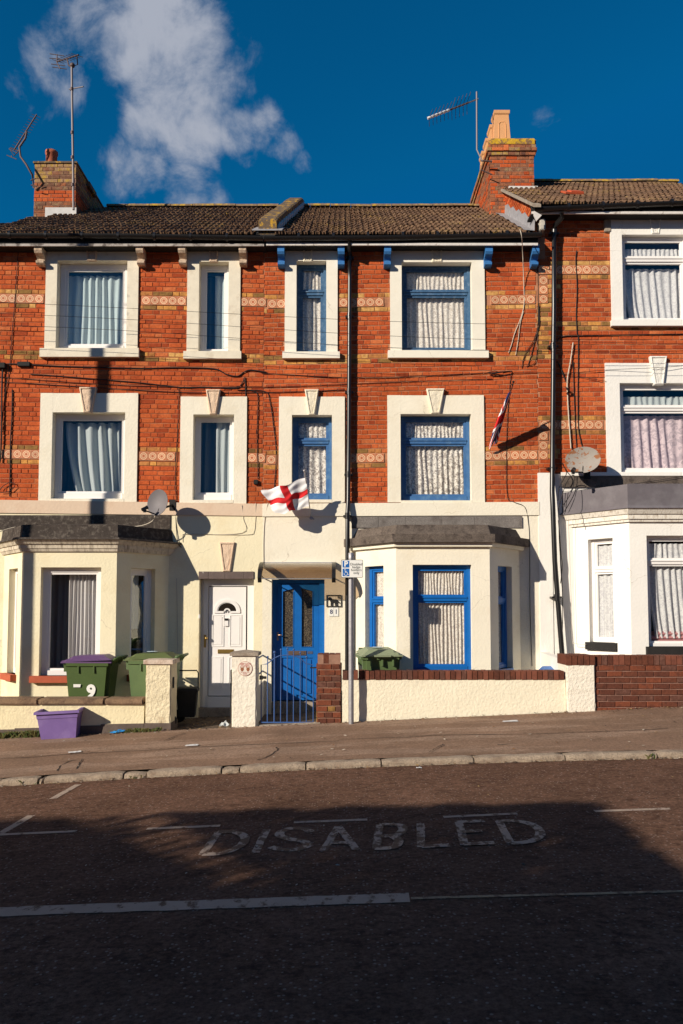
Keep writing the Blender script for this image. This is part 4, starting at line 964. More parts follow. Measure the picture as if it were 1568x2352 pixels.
# party wall coping between the two left roofs
def party():
    x0, x1 = XP0, XP1; mb = MB()
    ys = lin(12.60, 16.35, 13); vs = []
    for i, y in enumerate(ys):
        zt = roofz(min(y, 16.2))+(.27 if i > 0 else .25)+R.uniform(-.01, .01); dx = .28*(y-12.60)/3.75
        vs += [(x0+dx, y, roofz(min(y, 16.2))-.02), (x0+dx, y, zt-.02), (x0+dx+.03, y, zt), (x1+dx-.03, y, zt), (x1+dx, y, zt-.02), (x1+dx, y, roofz(min(y, 16.2))-.02)]
    n = len(ys); fs = [(i*6+k, i*6+k+1, (i+1)*6+k+1, (i+1)*6+k) for i in range(n-1) for k in range(5)]+[(0,1,2,3,4,5)[::-1], tuple((n-1)*6+k for k in range(6))]
    mb.add(vs, fs, 0); o = mb.build('party_wall_coping', LICH, H81)
    mb = MB()
    for i in range(14):  # stepped white mortar teeth along the right side
        y = 12.7+i*.25; dx = .28*(y-12.60)/3.75; mb.prism([Vector((x1+dx, y, roofz(y)+.05)), Vector((x1+dx, y+.2, roofz(y+.2)+.05)), Vector((x1+dx, y+.2, roofz(y+.2)+.17)), Vector((x1+dx, y, roofz(y)+.12))], (.035, 0, 0))
    mb.build('mortar_fillet', mat('white_mortar', (.62,.60,.57), .9, .2, 20), o)
    mb = MB(); mb.prism([Vector((x0-.1, 12.55, roofz(12.55)+.07)), Vector((x1+.10, 12.55, roofz(12.55)+.07)), Vector((x1+.12, 12.8, roofz(12.8)+.07)), Vector((x0-.05, 12.8, roofz(12.8)+.07))], (0, 0, .02)); mb.build('lead_apron', LEAD, o)
party()
# gable side of the taller right roof with its verge and flashing
def gable():
    xw = XG; fr = (Vector((xw, 0, 0)), Vector((0, -1, 0)), Vector((-1, 0, 0)))
    mb = MB(); mb.prism([Vector((xw, y, z)) for y, z in ((12.79, zE-.3), (12.79, roofz3(12.79)-.03), (16.2, zR3-.03), (19.8, zE3-.05), (19.8, zE-.3))], (.2, 0, 0)); o = mb.build('gable_wall', MORTL, H83)
    it = brick_items(-16.2, -12.80, zE-.1, zR3, lambda r, u, z: R.choice(BR), rowh=.0773, clip=lambda u, z: roofz(-u)+.02 < z < roofz3(-u)-.06)
    place_bricks(o, fr, it, cap=290)
    mb = MB(); mb.prism([Vector((xw-.09, 12.36, roofz3(12.36)-.02)), Vector((xw-.09, 12.36, roofz3(12.36)+.03)), Vector((xw-.09, 16.2, zR3+.03)), Vector((xw-.09, 16.2, zR3-.02))], (.12, 0, 0)); mb.build('verge', CONC, o)
    mb = MB(); n = 16; vs = []
    for i in range(n+1):
        y = 12.6+3.6*i/n; zt = roofz(y)+.26+(.03 if i % 2 else -.03); vs += [(xw-.012, y, zt), (xw-.02, y, roofz(y)+.06), (xw-.2, y, roofz(y)+.075+(.02 if i % 2 else 0))]
    mb.add(vs, [(i*3+k, i*3+k+1, i*3+k+4, i*3+k+3) for i in range(n) for k in range(2)]); mb.build('lead_flashing', LEAD, o)
gable()
# ---------------------------------------------------------------- chimneys
def chim(h, x0, x1, y0, y1, zb, zt, zflash, tones, topf, name, faces, corb=None, zm=MORTD):
    mb = MB(); mb.box(x0, x1, y0, y1, zb, zt); c = mb.build('chimney', zm, h)
    for f_ in faces:
        if f_ == 'front': fr = (Vector((0, y0, 0)), Vector((1,0,0)), Vector((0,-1,0))); a, b = x0, x1
        elif f_ == 'right': fr = (Vector((x1, 0, 0)), Vector((0,1,0)), Vector((1,0,0))); a, b = y0, y1
        else: fr = (Vector((x0, 0, 0)), Vector((0,-1,0)), Vector((-1,0,0))); a, b = -y1, -y0
        lo = (lambda u: zflash-.3) if f_ == 'front' else (lambda u: roofz(u)) if f_ == 'right' else (lambda u: roofz(-u))
        it = brick_items(a, b, zb, zt, lambda r, u, z: (topf(z) or R.choice(tones)), zref=zt, clip=lambda u, z: z > lo(u))
        place_bricks(c, fr, it, cap=130)
    return c
CY = mat('lichened_yellow_brick', (.32,.19,.10), .95, .3, 20, .8, 50, col2=(.40,.25,.045), c2s=12, c2lo=.48, c2hi=.60)
CBR = [mat('sooty_brick_%d' % i, c, .95, .35, 16, .8, 60, col2=c2, c2s=9, c2lo=.48, c2hi=.62) for i, (c, c2) in enumerate([((.30,.11,.05), (.14,.06,.04)), ((.22,.09,.05), (.30,.19,.10)), ((.36,.12,.05), (.2,.08,.04)), ((.16,.075,.045), (.26,.17,.09))])]
cy0 = 14.9; zt1 = Z(376, cy0); zb1 = Z(489, cy0)
c79 = chim(H79, P(78.5, 430, cy0).x, P(173.5, 430, cy0).x, cy0, 16.65, zb1-.6, zt1, zb1, CBR, lambda z: CY if z > zt1-.36 and R.random() < .85 else (BR[R.choice([0,1,2])] if zt1-.78 < z < zt1-.52 else None), 'c', ('front', 'right'))
q = MB(); xa, xb = P(78, 430, cy0).x, P(174, 430, cy0).x; q.box(xa-.02, xb+.02, cy0-.03, 16.68, zt1, zt1+.035); q.box(xa-.0, xb+.07, 15.5, 15.95, zt1-.12, zt1-.02); q.build('chimney_cap', LICH, c79)
q = MB(); q.box(P(105, 480, cy0).x, xb+.03, cy0-.04, cy0-.012, zb1-.1, zb1+.09); q.build('lead_flashing', mat('pale_lead', (.55,.54,.52), .6, .15, 9), c79)
def pot(c, x, y, z0, z1, r, m, h):
    mb = MB(); H = z1-z0; mb.lathe((x, y, z0), [(r*.9, 0), (r*.88, H*.8), (r, H*.84), (r, H), (r*.75, H), (r*.72, H*.3), (.001, H*.3)], 20); return mb.build('chimney_pot', m, h)
pot(0, P(118, 370, 15.15).x, 15.15, zt1+.02, Z(349, 15.15), P(132, 370, 15.15).x-P(118, 370, 15.15).x, TERRA, c79)
cz0 = 14.9; zt2 = Z(334, cz0); zb2 = Z(500, cz0); XC0, XC1 = P(1126, 400, cz0).x, P(1226, 400, cz0).x
c83 = chim(H83, XC0, XC1, cz0, 17.2, zb2-.3, zt2-.22, zb2, CBR[:3]+BR[:2]+CBR[:1], lambda z: None, 'c', ('front', 'left'))
for i, (dz0, dz1, e) in enumerate(((-.22, -.145, .03), (-.145, -.072, .06), (-.072, 0, .035))):
    q = MB(); q.box(XC0-e+.006, XC1+e-.006, cz0-e+.006, 17.2+e, zt2+dz0, zt2+dz1); q.build('corbel_course', MORTD, c83)
    for fr, a, b in (((Vector((0, cz0-e, 0)), Vector((1,0,0)), Vector((0,-1,0))), XC0-e, XC1+e), ((Vector((XC0-e, 0, 0)), Vector((0,-1,0)), Vector((-1,0,0))), -17.2-e, -cz0+e)):
        place_bricks(c83, fr, brick_items(a, b, zt2+dz0+.002, zt2+dz1-.002, lambda r, u, z: R.choice(CBR[:3]+[CY, BR[4]]), zref=zt2+dz0, rowh=dz1-dz0, mj=.008), h=.064)
q = MB(); q.bevelbox(XC0-.01, XC1+.05, cz0-.02, 17.22, zt2-.01, zt2+.15, .03); q.build('chimney_cap', mat('lichened_cap', (.22,.13,.07), .95, .3, 14, .9, 30, col2=(.55,.33,.025), c2s=8, c2lo=.42, c2hi=.5), c83)
q = MB(); q.box(XC0+.35, XC1+.06, cz0-.05, cz0-.012, roofz3(cz0)-.12, roofz3(cz0)+.06); q.box(XC1+.002, XC1+.04, cz0-.05, 16.2, roofz3(cz0)-.1, roofz3(cz0)+.05); q.build('lead_flashing', mat('white_lead', (.62,.60,.57), .6, .15, 9), c83)
def sqpot(x, y):
    mb = MB(); z0, z1 = zt2+.1, Z(261, cz0+.15); w0, w1 = .165, .135
    def ring(w_, z): return [(x-w_, y-w_, z), (x+w_, y-w_, z), (x+w_, y+w_, z), (x-w_, y+w_, z)]
    H = z1-z0; rs = [ring(w0, z0), ring(w1, z1-.09*H-.03), ring(w1+.02, z1-.06), ring(w1+.022, z1), ring(w1-.03, z1), ring(w1-.03, z1-.3)]
    vs = [p_ for r_ in rs for p_ in r_]; mb.add(vs, [(i*4+k, i*4+(k+1) % 4, (i+1)*4+(k+1) % 4, (i+1)*4+k) for i in range(len(rs)-1) for k in range(4)]+[(20,21,22,23)])
    # raised arched panel outline on the front
    pts = [(-.07, .08), (-.07, H*.55), (-.03, H*.64), (.05, H*.64), (.08, H*.55), (.08, .08)]
    mb.tube([Vector((x+a*.9, y-w0+(w0-w1)*(b/H)-.002, z0+b)) for a, b in pts], .008, 5)
    mb.tube([Vector((x-w0+(w0-w1)*(b/H)-.002, y-a*.9, z0+b)) for a, b in pts], .008, 5)
    return mb.build('chimney_pot', BUFFPOT, c83)
px_ = P(1149, 300, cz0+.2).x
for i in range(4): sqpot(px_, cz0+.19+i*.46)

# ---------------------------------------------------------------- eaves: soffit, fascia, gutters, brackets
def poly(pxs, Y): return [P(x, y, Y) for x, y in pxs]
def eaves(h, pts_g, xs, zs0, zs1, wl, m_s=None):
    # pts_g gutter centre pixels; xs range; soffit bottom zs0
    g = MB(); pts = poly(pts_g, 12.50); vs = []; n = 8
    for p in pts:
        for k in range(n+1):
            t = math.pi+math.pi*k/n; vs.append(p+Vector((0, .062*math.cos(t), .062*math.sin(t)+.02)))
    g.add(vs, [(i*(n+1)+k, i*(n+1)+k+1, (i+1)*(n+1)+k+1, (i+1)*(n+1)+k) for i in range(len(pts)-1) for k in range(n)], 0, True)
    for p in (pts[0], pts[-1]): g.add([p+Vector((0, .062*math.cos(math.pi+math.pi*k/n), .062*math.sin(math.pi+math.pi*k/n)+.02)) for k in range(n+1)], [tuple(range(n+1))])
    o = g.build('gutter', BLACK, h)
    a, b = pts[0], pts[-1]; k = int((b.x-a.x)/.55)
    for i in range(1, k):
        p = a.lerp(b, i/k); q = MB(); q.tube([p+Vector((-.02, .0, .02-.004)), p+Vector((.02, 0, .02-.004))], .066, 12); q.build('gutter_bracket', BLACK, o)
    q = MB(); q.box(xs[0], xs[1], 12.56, 12.60, zs0, zs1); q.box(xs[0], xs[1], 12.60, F+.05, zs0, zs0+.03); q.build('soffit', BLACKM, h)
    q = MB(); q.box(wl[0], wl[1], 12.535, 12.558, zs0-.012, zs0+.028); q.build('fascia_moulding', wl[2], h)
    return o
GREYW = mat('dirty_white_trim', (.40,.36,.33), .8, .25, 6, .3, 40, col2=(.12,.10,.09), c2s=7, c2lo=.5, c2hi=.62)
WHT = mat('soiled_white_trim', (.66,.62,.58), .7, .2, 8, .3, 40, col2=(.25,.21,.18), c2s=8, c2lo=.56, c2hi=.68)
zs = Z(565, 12.56)
eaves(H79, [(-60, 541.5), (300, 543), (604, 548)], (XL, P(607, 560, 12.4).x), zs, zE+.02, (XL, P(604, 560, 12.4).x, GREYW))
eaves(H81, [(606, 548.5), (900, 547), (1243, 540)], (P(608, 560, 12.4).x, P(1241, 560, 12.4).x), zs+.012, zE+.02, (P(609, 560, 12.4).x, P(1240, 560, 12.4).x, WHT))
zs3 = Z(491, 12.56)
eaves(H83, [(1226, 482), (1400, 474), (1700, 462)], (XG-.08, XR), zs3, zE3+.02, (XG-.08, XR, WHT))
WCB = mat('weathered_bracket_stone', (.56,.42,.30), .9, .2, 14, .7, 50, col2=(.30,.22,.15), c2s=8)
def bracket(h, x0, x1, y0, y1, m):
    a, b = P((x0+x1)/2, y0, 12.7).x-(x1-x0)*.00705/2, P((x0+x1)/2, y0, 12.7).x+(x1-x0)*.00705/2
    zt, zb = Z(y0, 12.6), Z(y1, 12.7); H = zt-zb
    pr = [(F+.02, zt), (F-.225, zt), (F-.23, zt-.10*H), (F-.215, zt-.14*H), (F-.23, zt-.22*H), (F-.235, zt-.36*H), (F-.21, zt-.48*H), (F-.14, zt-.56*H), (F-.10, zt-.66*H), (F-.10, zt-.76*H), (F-.15, zt-.80*H), (F-.15, zt-.93*H), (F-.12, zb), (F+.02, zb)]
    mb = MB(); mb.prism([Vector((a, y, z)) for y, z in pr], (b-a, 0, 0)); return mb.build('eaves_bracket', m, h)
for x0, x1 in ((85, 103), (316, 333), (412, 429), (550, 567)): bracket(H79, x0, x1, 561, 609, WCB)
BLB = mat('blue_bracket_paint', (.035,.16,.40), .7, .12, 20, .5, 40)
for x0, x1 in ((638, 654), (775, 791), (881, 897), (1111, 1128), (1218, 1234)): bracket(H81, x0, x1, 563.5, 613, BLB)
q = MB(); q.bevelbox(P(1386, 520).x, P(1401, 520).x, F-.05, F+.02, Z(535), Z(502), .01); q.build('stone_corbel', CONC, H83)
q = MB(); q.bevelbox(P(1240, 520, 12.62).x, P(1252, 520, 12.62).x, 12.6, F+.02, Z(527, 12.6), Z(502, 12.6), .012); q.build('stone_corbel', mat('pale_stone', (.5,.46,.4), .9, .25, 12, .7, 30), H83)
q = MB(); q.prism([P(1226,494,12.38), P(1226,484,12.38), P(1244,494,12.38), P(1232,507,12.38)], (0, .03, 0)); q.build('white_eaves_end', WHT, H83)
# drainpipes
def pipe(h, pts, r, cols, m=BLACK):
    mb = MB(); mb.tube([P(x, y, Y) for x, y, Y in pts], r, 12); o = mb.build('drainpipe', m, h)
    for (x, y, Y) in cols:
        c = P(x, y, Y); q = MB(); q.tube([c+Vector((0,0,-.05)), c+Vector((0,0,.05))], r*1.18, 12); q.tube([c+Vector((0,0,-.01)), c+Vector((0,0,.01))], r*1.3, 12); q.fbox(FR, c.x-r*1.9, c.x+r*1.9, -.01, F-c.y, c.z-.015, c.z+.015); q.build('pipe_collar', m, o)
pipe(H81, [(801.5,551,12.52),(801.5,566,12.54),(803,585,12.71),(803,640,12.72),(801,1000,12.72),(799.5,1150,12.70),(798,1175,12.66),(797.5,1300,12.66),(797,1580,12.66)], .036, [(803,592,12.72),(802.5,726,12.72),(801.5,900,12.72),(800,1090,12.71),(797.7,1185,12.66),(797.3,1310,12.66)])
pipe(H83, [(1290,489,12.52),(1290,500,12.54),(1275,517,12.66),(1273,530,12.70),(1272,700,12.70),(1269,1000,12.69),(1268.5,1080,12.68),(1268,1130,12.62),(1270,1180,12.60),(1274,1290,12.60),(1281,1380,12.6),(1291.5,1512,12.6)], .042, [(1273,535,12.70),(1270.5,795,12.70),(1268.8,1075,12.69),(1279,1372,12.6)])
# ---------------------------------------------------------------- front garden walls, piers, gates
LBK = mat('soldier_brick', (.19,.062,.036), .85, .25, 18, .6, 60, col2=(.12,.04,.026), c2s=9, c2lo=.5, c2hi=.65, bdist=.006)
def soldier_row(parent, fr, u0, u1, z0, z1, depth, wd=.0775, m=None, n1=.0):
    n = max(1, round((u1-u0)/wd)); s = (u1-u0)/n
    for i in range(n):
        mb = MB(); a, b = u0+i*s+.005, u0+(i+1)*s-.005; j = R.uniform(-.005, .005)
        O, U, Nn = fr; e = .006
        lo = [O+U*a+Nn*(n1-depth), O+U*b+Nn*(n1-depth), O+U*b+Nn*(n1+j), O+U*a+Nn*(n1+j)]
        vs = [v+Vector((0,0,z0)) for v in lo]+[v+Vector((0,0,z1-e+j*.6)) for v in lo]+[v+Vector((0,0,z1+j*.6))+((lo[0]+lo[2])/2-v).normalized()*e for v in lo]
        mb.add(vs, [(i_*4+k, i_*4+(k+1) % 4, (i_+1)*4+(k+1) % 4, (i_+1)*4+k) for i_ in range(2) for k in range(4)]+[(8,9,10,11)]); mb.build('coping_brick', m or R.choice([LBK, LBK, BD[0], BD[1], BD[3]]), parent)
WF = (Vector((0, WY, 0)), Vector((1,0,0)), Vector((0,-1,0)))
def sloped_wall(name, x0, x1, ztop, m, label, th=.22, plinth=None):
    mb = MB(); n = 14; vs = []; rr = random.Random(5)
    xs = lin(x0, x1, n); zl = 6
    fs = []
    for j in range(zl+1):
        for x in xs: 
            zb = zwall(x)-.15; z = zb+(ztop-zb)*j/zl; vs.append((x, WY+rr.uniform(-.006, .006)*(0 < j), z))
    for j in range(zl):
        for i in range(n): fs.append((j*(n+1)+i, j*(n+1)+i+1, (j+1)*(n+1)+i+1, (j+1)*(n+1)+i))
    mb.add(vs, fs, 0, True); mb.box(x0, x1, WY+.008, WY+th, min(zwall(x0), zwall(x1))-.2, ztop)
    o = mb.build(name, m); tag(o, label, 'wall'); return o
# 79: cream wall with stone coping, pier beside the path
gx = lambda px, py=1600: P(px, py, WY).x
zc79 = Z(1618.5, WY)
XWL = -9.0
W79 = thing('garden_wall', (-4.2, WY+.1, zwall(-4.2)), 'low yellowish cream garden wall with brown stone coping behind the purple box', 'wall')
zz79 = Z(1618, WY)
wa = sloped_wall('wall_body', XWL, gx(331), zz79, mat('rough_cream_render', (.78,.68,.44), .85, .08, 4, .8, 26, col2=(.60,.50,.33), c2s=3, c2lo=.58, c2hi=.75, bdist=.015), 'x'); del wa['label'], wa['category']; attach(wa, W79)
mb = MB(); nn = 10; xs = lin(XWL, gx(331), nn)
for a, b in zip(xs, xs[1:]):
    za, zb_ = zwall(a)+.13, zwall(b)+.115; mb.prism([Vector((a, WY-.012, zwall(a)-.1)), Vector((b, WY-.012, zwall(b)-.1)), Vector((b, WY-.012, zb_)), Vector((a, WY-.012, za))], (0, .02, 0))
mb.build('plinth', PLINTH, W79)
cj = [XWL, gx(-190), gx(-30), gx(150), gx(398-0) if False else gx(150)]
cj = [XWL, gx(-330), gx(-100), gx(148), gx(400*1.0) if False else gx(148)]
segs = [(XWL, gx(-330)), (gx(-330), gx(-90)), (gx(-90), gx(149)), (gx(149), gx(331)+0)]
segs = [(XWL, gx(-330)), (gx(-330), gx(-92)), (gx(-92), gx(148)), (gx(148), gx(331))]
# joints seen at 148 and 400/2 px
segs = [(XWL, gx(-92)), (gx(-92), gx(89)), (gx(89), gx(241)), (gx(241), gx(331))]
for a, b in segs:
    q = MB(); q.bevelbox(a+.006, b-.006, WY-.045, WY+.28, zz79+.0, zz79+.085, .015); q.build('coping_stone', COPING, W79)
def pier(name, label, x0, x1, y0, y1, zt, m, cap, plinth=False, cap_e=.03, capt=.075, point=.03):
    root = thing(name, ((x0+x1)/2, (y0+y1)/2, zwall(x0)), label, 'gate pier')
    mb = MB(); import bmesh as bmm
    bm = bmm.new(); bmm.ops.create_cube(bm, size=1)
    z0 = zwall(x0)-.15
    for v in bm.verts: v.co = Vector(((x0+x1)/2+v.co.x*(x1-x0), (y0+y1)/2+v.co.y*(y1-y0), (z0+zt)/2+v.co.z*(zt-z0)))
    bmm.ops.bevel(bm, geom=[e for e in bm.edges if abs(e.verts[0].co.z-e.verts[1].co.z) > .1], offset=.012, segments=2, affect='EDGES')
    bmm.ops.subdivide_edges(bm, edges=[e for e in bm.edges if abs(e.verts[0].co.z-e.verts[1].co.z) > .1], cuts=9)
    rr = random.Random(3)
    for v in bm.verts:
        if z0+.01 < v.co.z < zt-.01: v.co.x += rr.uniform(-.004, .004); v.co.y += rr.uniform(-.004, .004)
    bm.verts.index_update(); mb.add([v.co.copy() for v in bm.verts], [[v.index for v in f.verts] for f in bm.faces]); bm.free()
    mb.build('pier_body', m, root)
    if plinth:
        q = MB(); q.box(x0-.01, x1+.01, y0-.012, y1+.01, z0, zwall(x0)+.12); q.build('plinth', PLINTH, root)
    if cap:
        e = cap_e; q = MB(); c = ((x0+x1)/2, (y0+y1)/2)
        q.add([(x0-e, y0-e, zt), (x1+e, y0-e, zt), (x1+e, y1+e, zt), (x0-e, y1+e, zt), (x0-e, y0-e, zt+capt), (x1+e, y0-e, zt+capt), (x1+e, y1+e, zt+capt), (x0-e, y1+e, zt+capt), (c[0], c[1], zt+capt+point)],
              [(3,2,1,0), (0,1,5,4), (1,2,6,5), (2,3,7,6), (3,0,4,7), (4,5,8), (5,6,8), (6,7,8), (7,4,8)]); q.build('pier_cap', cap, root)
    return root
RCREAM = mat('flaking_cream_render', (.76,.66,.45), .9, .12, 6, 1.0, 22, col2=(.50,.36,.22), c2s=5, c2lo=.58, c2hi=.72, bdist=.025)
CAPS = mat('pinkish_cap_paint', (.62,.50,.40), .85, .15, 9, .7, 40, col2=(.40,.28,.20), c2s=6)
P79 = pier('gate_pier', 'cream pier with flat cap at the left side of the path to the white door', gx(334.5), gx(392), WY-.02, WY+.42, Z(1525, WY), RCREAM, CAPS, True, .03, .06, .01)
q = MB(); q.box(gx(392)+.001, gx(392)+.014, WY+.1, WY+.16, Z(1582, WY), Z(1557, WY)); q.build('gate_catch', BLACKM, P79)
RWH = mat('rough_white_render', (.80,.74,.62), .88, .05, 6, .9, 18, bdist=.02)
P81 = pier('gate_pier', 'white rendered pier with grey pointed cap and round gate sign', gx(532.5), gx(588.5), WY-.03, WY+.33, Z(1506, WY), RWH, CONC, False, .03, .045, .035)
# divider wall and railings between the two paths
DV = thing('path_divider', (gx(590), 12.2, zwall(-1.3)), 'low white divider wall with blue handrails between the two paths', 'wall')
dx0, dx1 = gx(588.5)-.16, gx(588.5)-.03
q = MB(); q.box(dx0, dx1, WY+.34, F-.035, -.2, Z(1562, F)); q.build('divider_wall', RWH, DV)
for zz_ in (Z(1505, F), Z(1541, F)):
    q = MB(); q.tube([(dx1-.03, WY+.2, zz_), (dx1-.03, F-.03, zz_)], .013, 8); q.build('handrail', RAILB, DV)
q = MB(); q.tube([(dx1-.03, WY+.75, Z(1562, F)-.02), (dx1-.03, WY+.75, Z(1505, F))], .012, 8); q.build('rail_post', RAILB, DV)
# brick pier with single bricks
PB = thing('brick_pier', (gx(755), WY+.15, zwall(-.2)), 'dark red brick pier to the right of the blue gate', 'gate pier')
bx0, bx1 = gx(728), gx(782.5); zt = Z(1502, WY); zb = zwall(-.2)-.1
q = MB(); q.box(bx0+.008, bx1-.008, WY+.0, WY+.33, zb, zt-.01); q.build('pier_core', MORTD, PB)
zs_ = Z(1524, WY)
soldier_row(PB, WF, bx0, bx1, zs_, zt, .34, wd=.088)
for fr, a, b, mc in ((WF, bx0, bx1, 1), ((Vector((bx0, 0, 0)), Vector((0,-1,0)), Vector((-1,0,0))), -WY-.33, -WY, 1), ((Vector((bx1, 0, 0)), Vector((0,1,0)), Vector((1,0,0))), WY, WY+.33, 1)):
    place_bricks(PB, fr, brick_items(a, b, zb, zs_-.01, lambda r, u, z: R.choice(BD+[BD[2], BB[3]] if z < Z(1620, WY) else BD+[BD[2]]), rowh=(zs_-zb)/11, zref=zs_-.002, bond='flemish'), h=.072, proud=.012)
# 81: cream wall with brick-on-edge top
W81 = thing('garden_wall', (gx(1040), WY+.1, zwall(1.6)), 'long cream rendered garden wall with dark brick-on-edge coping below the blue bay window', 'wall')
zc81 = Z(1561, WY)
w_ = sloped_wall('wall_body', bx1+.02, gx(1299), zc81, mat('wall_cream_render', (.80,.73,.56), .85, .04, 4, .8, 24, bdist=.015), 'x'); del w_['label'], w_['category']; attach(w_, W81)
soldier_row(W81, WF, bx1+.02, gx(1296), zc81, Z(1541, WY), .24, wd=.0783, n1=.012)
PR = pier('gate_pier', 'square white pier with brick-on-edge top at the right end of the cream wall', gx(1300), gx(1364.5), WY-.05, WY+.4, Z(1527, WY), mat('pier_white_render', (.80,.74,.62), .88, .04, 6, .9, 24, bdist=.02), None)
soldier_row(PR, WF, gx(1298), gx(1365.5), Z(1527, WY), Z(1504.5, WY), .47, wd=.0815, n1=.06, m=BD[0])
q = MB(); q.prism([Vector((gx(1300), WY+.4, .2)), Vector((gx(1300), F-.04, .2)), Vector((gx(1300), F-.04, Z(1497, F))), Vector((gx(1300), WY+.4, Z(1512, WY+.4)))], (.12, 0, 0)); q.build('side_wall', WHITEP, PR)
# 83: brick wall
W83 = thing('brick_garden_wall', (gx(1460), WY+.1, zwall(4.5)), 'dark brown brick garden wall in front of the white bay at the right edge', 'wall')
x0, x1 = gx(1366), 7.5; zt = Z(1527, WY)
q = MB(); q.box(x0, x1, WY+.001, WY+.22, zwall(x0)-.2, zt+.09); q.build('wall_core', mat('pink_mortar', (.30,.17,.13), .95, .3, 8, .6, 120), W83)
place_bricks(W83, WF, brick_items(x0, x1, zwall(x0)-.05, zt-.01, lambda r, u, z: BD[2] if R.random() < .15 else R.choice(BD), rowh=.0862, zref=zt-.003, bond='stretcher'), h=.074, proud=.012)
soldier_row(W83, WF, x0+.02, x1, zt, Z(1505.5, WY), .24, wd=.0825, n1=.012, m=None)
# blue gate
GT = thing('metal_gate', (gx(660), WY+.05, zwall(-.8)), 'blue wrought iron gate with ball-topped bars in front of the blue door', 'gate')
GY = WY+.05; gp = lambda x, y: P(389.5+.2675*x, 1138.4+.2675*y, GY)
for i, (bx, ty) in enumerate(((838, 1385), (897, 1345), (952, 1322), (1008, 1314), (1062, 1322), (1120, 1348), (1173, 1385), (1232, 1470))):
    q = MB(); b0 = gp(bx, 1948); t0 = gp(bx, ty); t0.x = b0.x; r = .010 if i in (1,) else .0075
    q.tube([b0, t0], r, 8); 
    if i < 7: q.ball(t0, .016 if i != 1 else .02)
    q.build('gate_bar', RAILB, GT)
q = MB(); q.tube([gp(785, 1948), gp(1234, 1948)], .011, 8); q.build('bottom_rail', RAILB, GT)
q = MB(); q.tube([gp(785, 1948), gp(785, 1452), gp(835, 1445), gp(862, 1425), gp(900, 1395), gp(940, 1376), gp(985, 1370), gp(1040, 1372), gp(1090, 1382), gp(1130, 1402), gp(1165, 1440), gp(1232, 1455)], .008, 8); q.build('top_rail', RAILB, GT)
q = MB(); q.tube([gp(830, 1562), gp(790, 1562)], .02, 8); q.box(gp(800,1562).x-.05, gp(800,1562).x, GY-.02, GY+.02, gp(800,1580).z, gp(800,1545).z); q.build('gate_latch', BLACKM, GT)
q = MB(); q.tube([gp(1205, 1477), gp(1262, 1477)], .010, 8); q.build('gate_hinge', BLACKM, GT)
# black gate of 79 standing open, seen edge on
G2 = thing('metal_gate', (gx(529), WY+.3, zwall(-1.7)), 'thin black gate standing open against the white pier', 'gate')
xg = gx(529.5)
q = MB(); q.tube([(xg, WY+.02, zwall(xg)+.06), (xg, WY+.02, Z(1540, WY)), (xg, WY+.5, Z(1540, WY)), (xg, WY+.85, Z(1548, WY)), (xg, WY+.85, zwall(xg)+.06), (xg, WY+.02, zwall(xg)+.06)], .011, 6); q.build('gate_frame', BLACKM, G2)
for i in range(6):
    y = WY+.14+i*.12; q = MB(); q.tube([(xg, y, zwall(xg)+.06), (xg, y, Z(1540, WY)-.01)], .006, 6); q.build('gate_bar', BLACKM, G2)
# concrete threshold
q = MB(); a, b = gx(596), gx(735); q.prism([Vector((a, WY-.04, zwall(a)-.1)), Vector((b, WY-.04, zwall(b)-.1)), Vector((b, WY-.04, zwall(b)+.015)), Vector((a, WY-.04, zwall(a)+.012))], (0, .12, 0)); tag(q.build('threshold', CONC), 'concrete threshold strip under the blue gate', 'threshold')

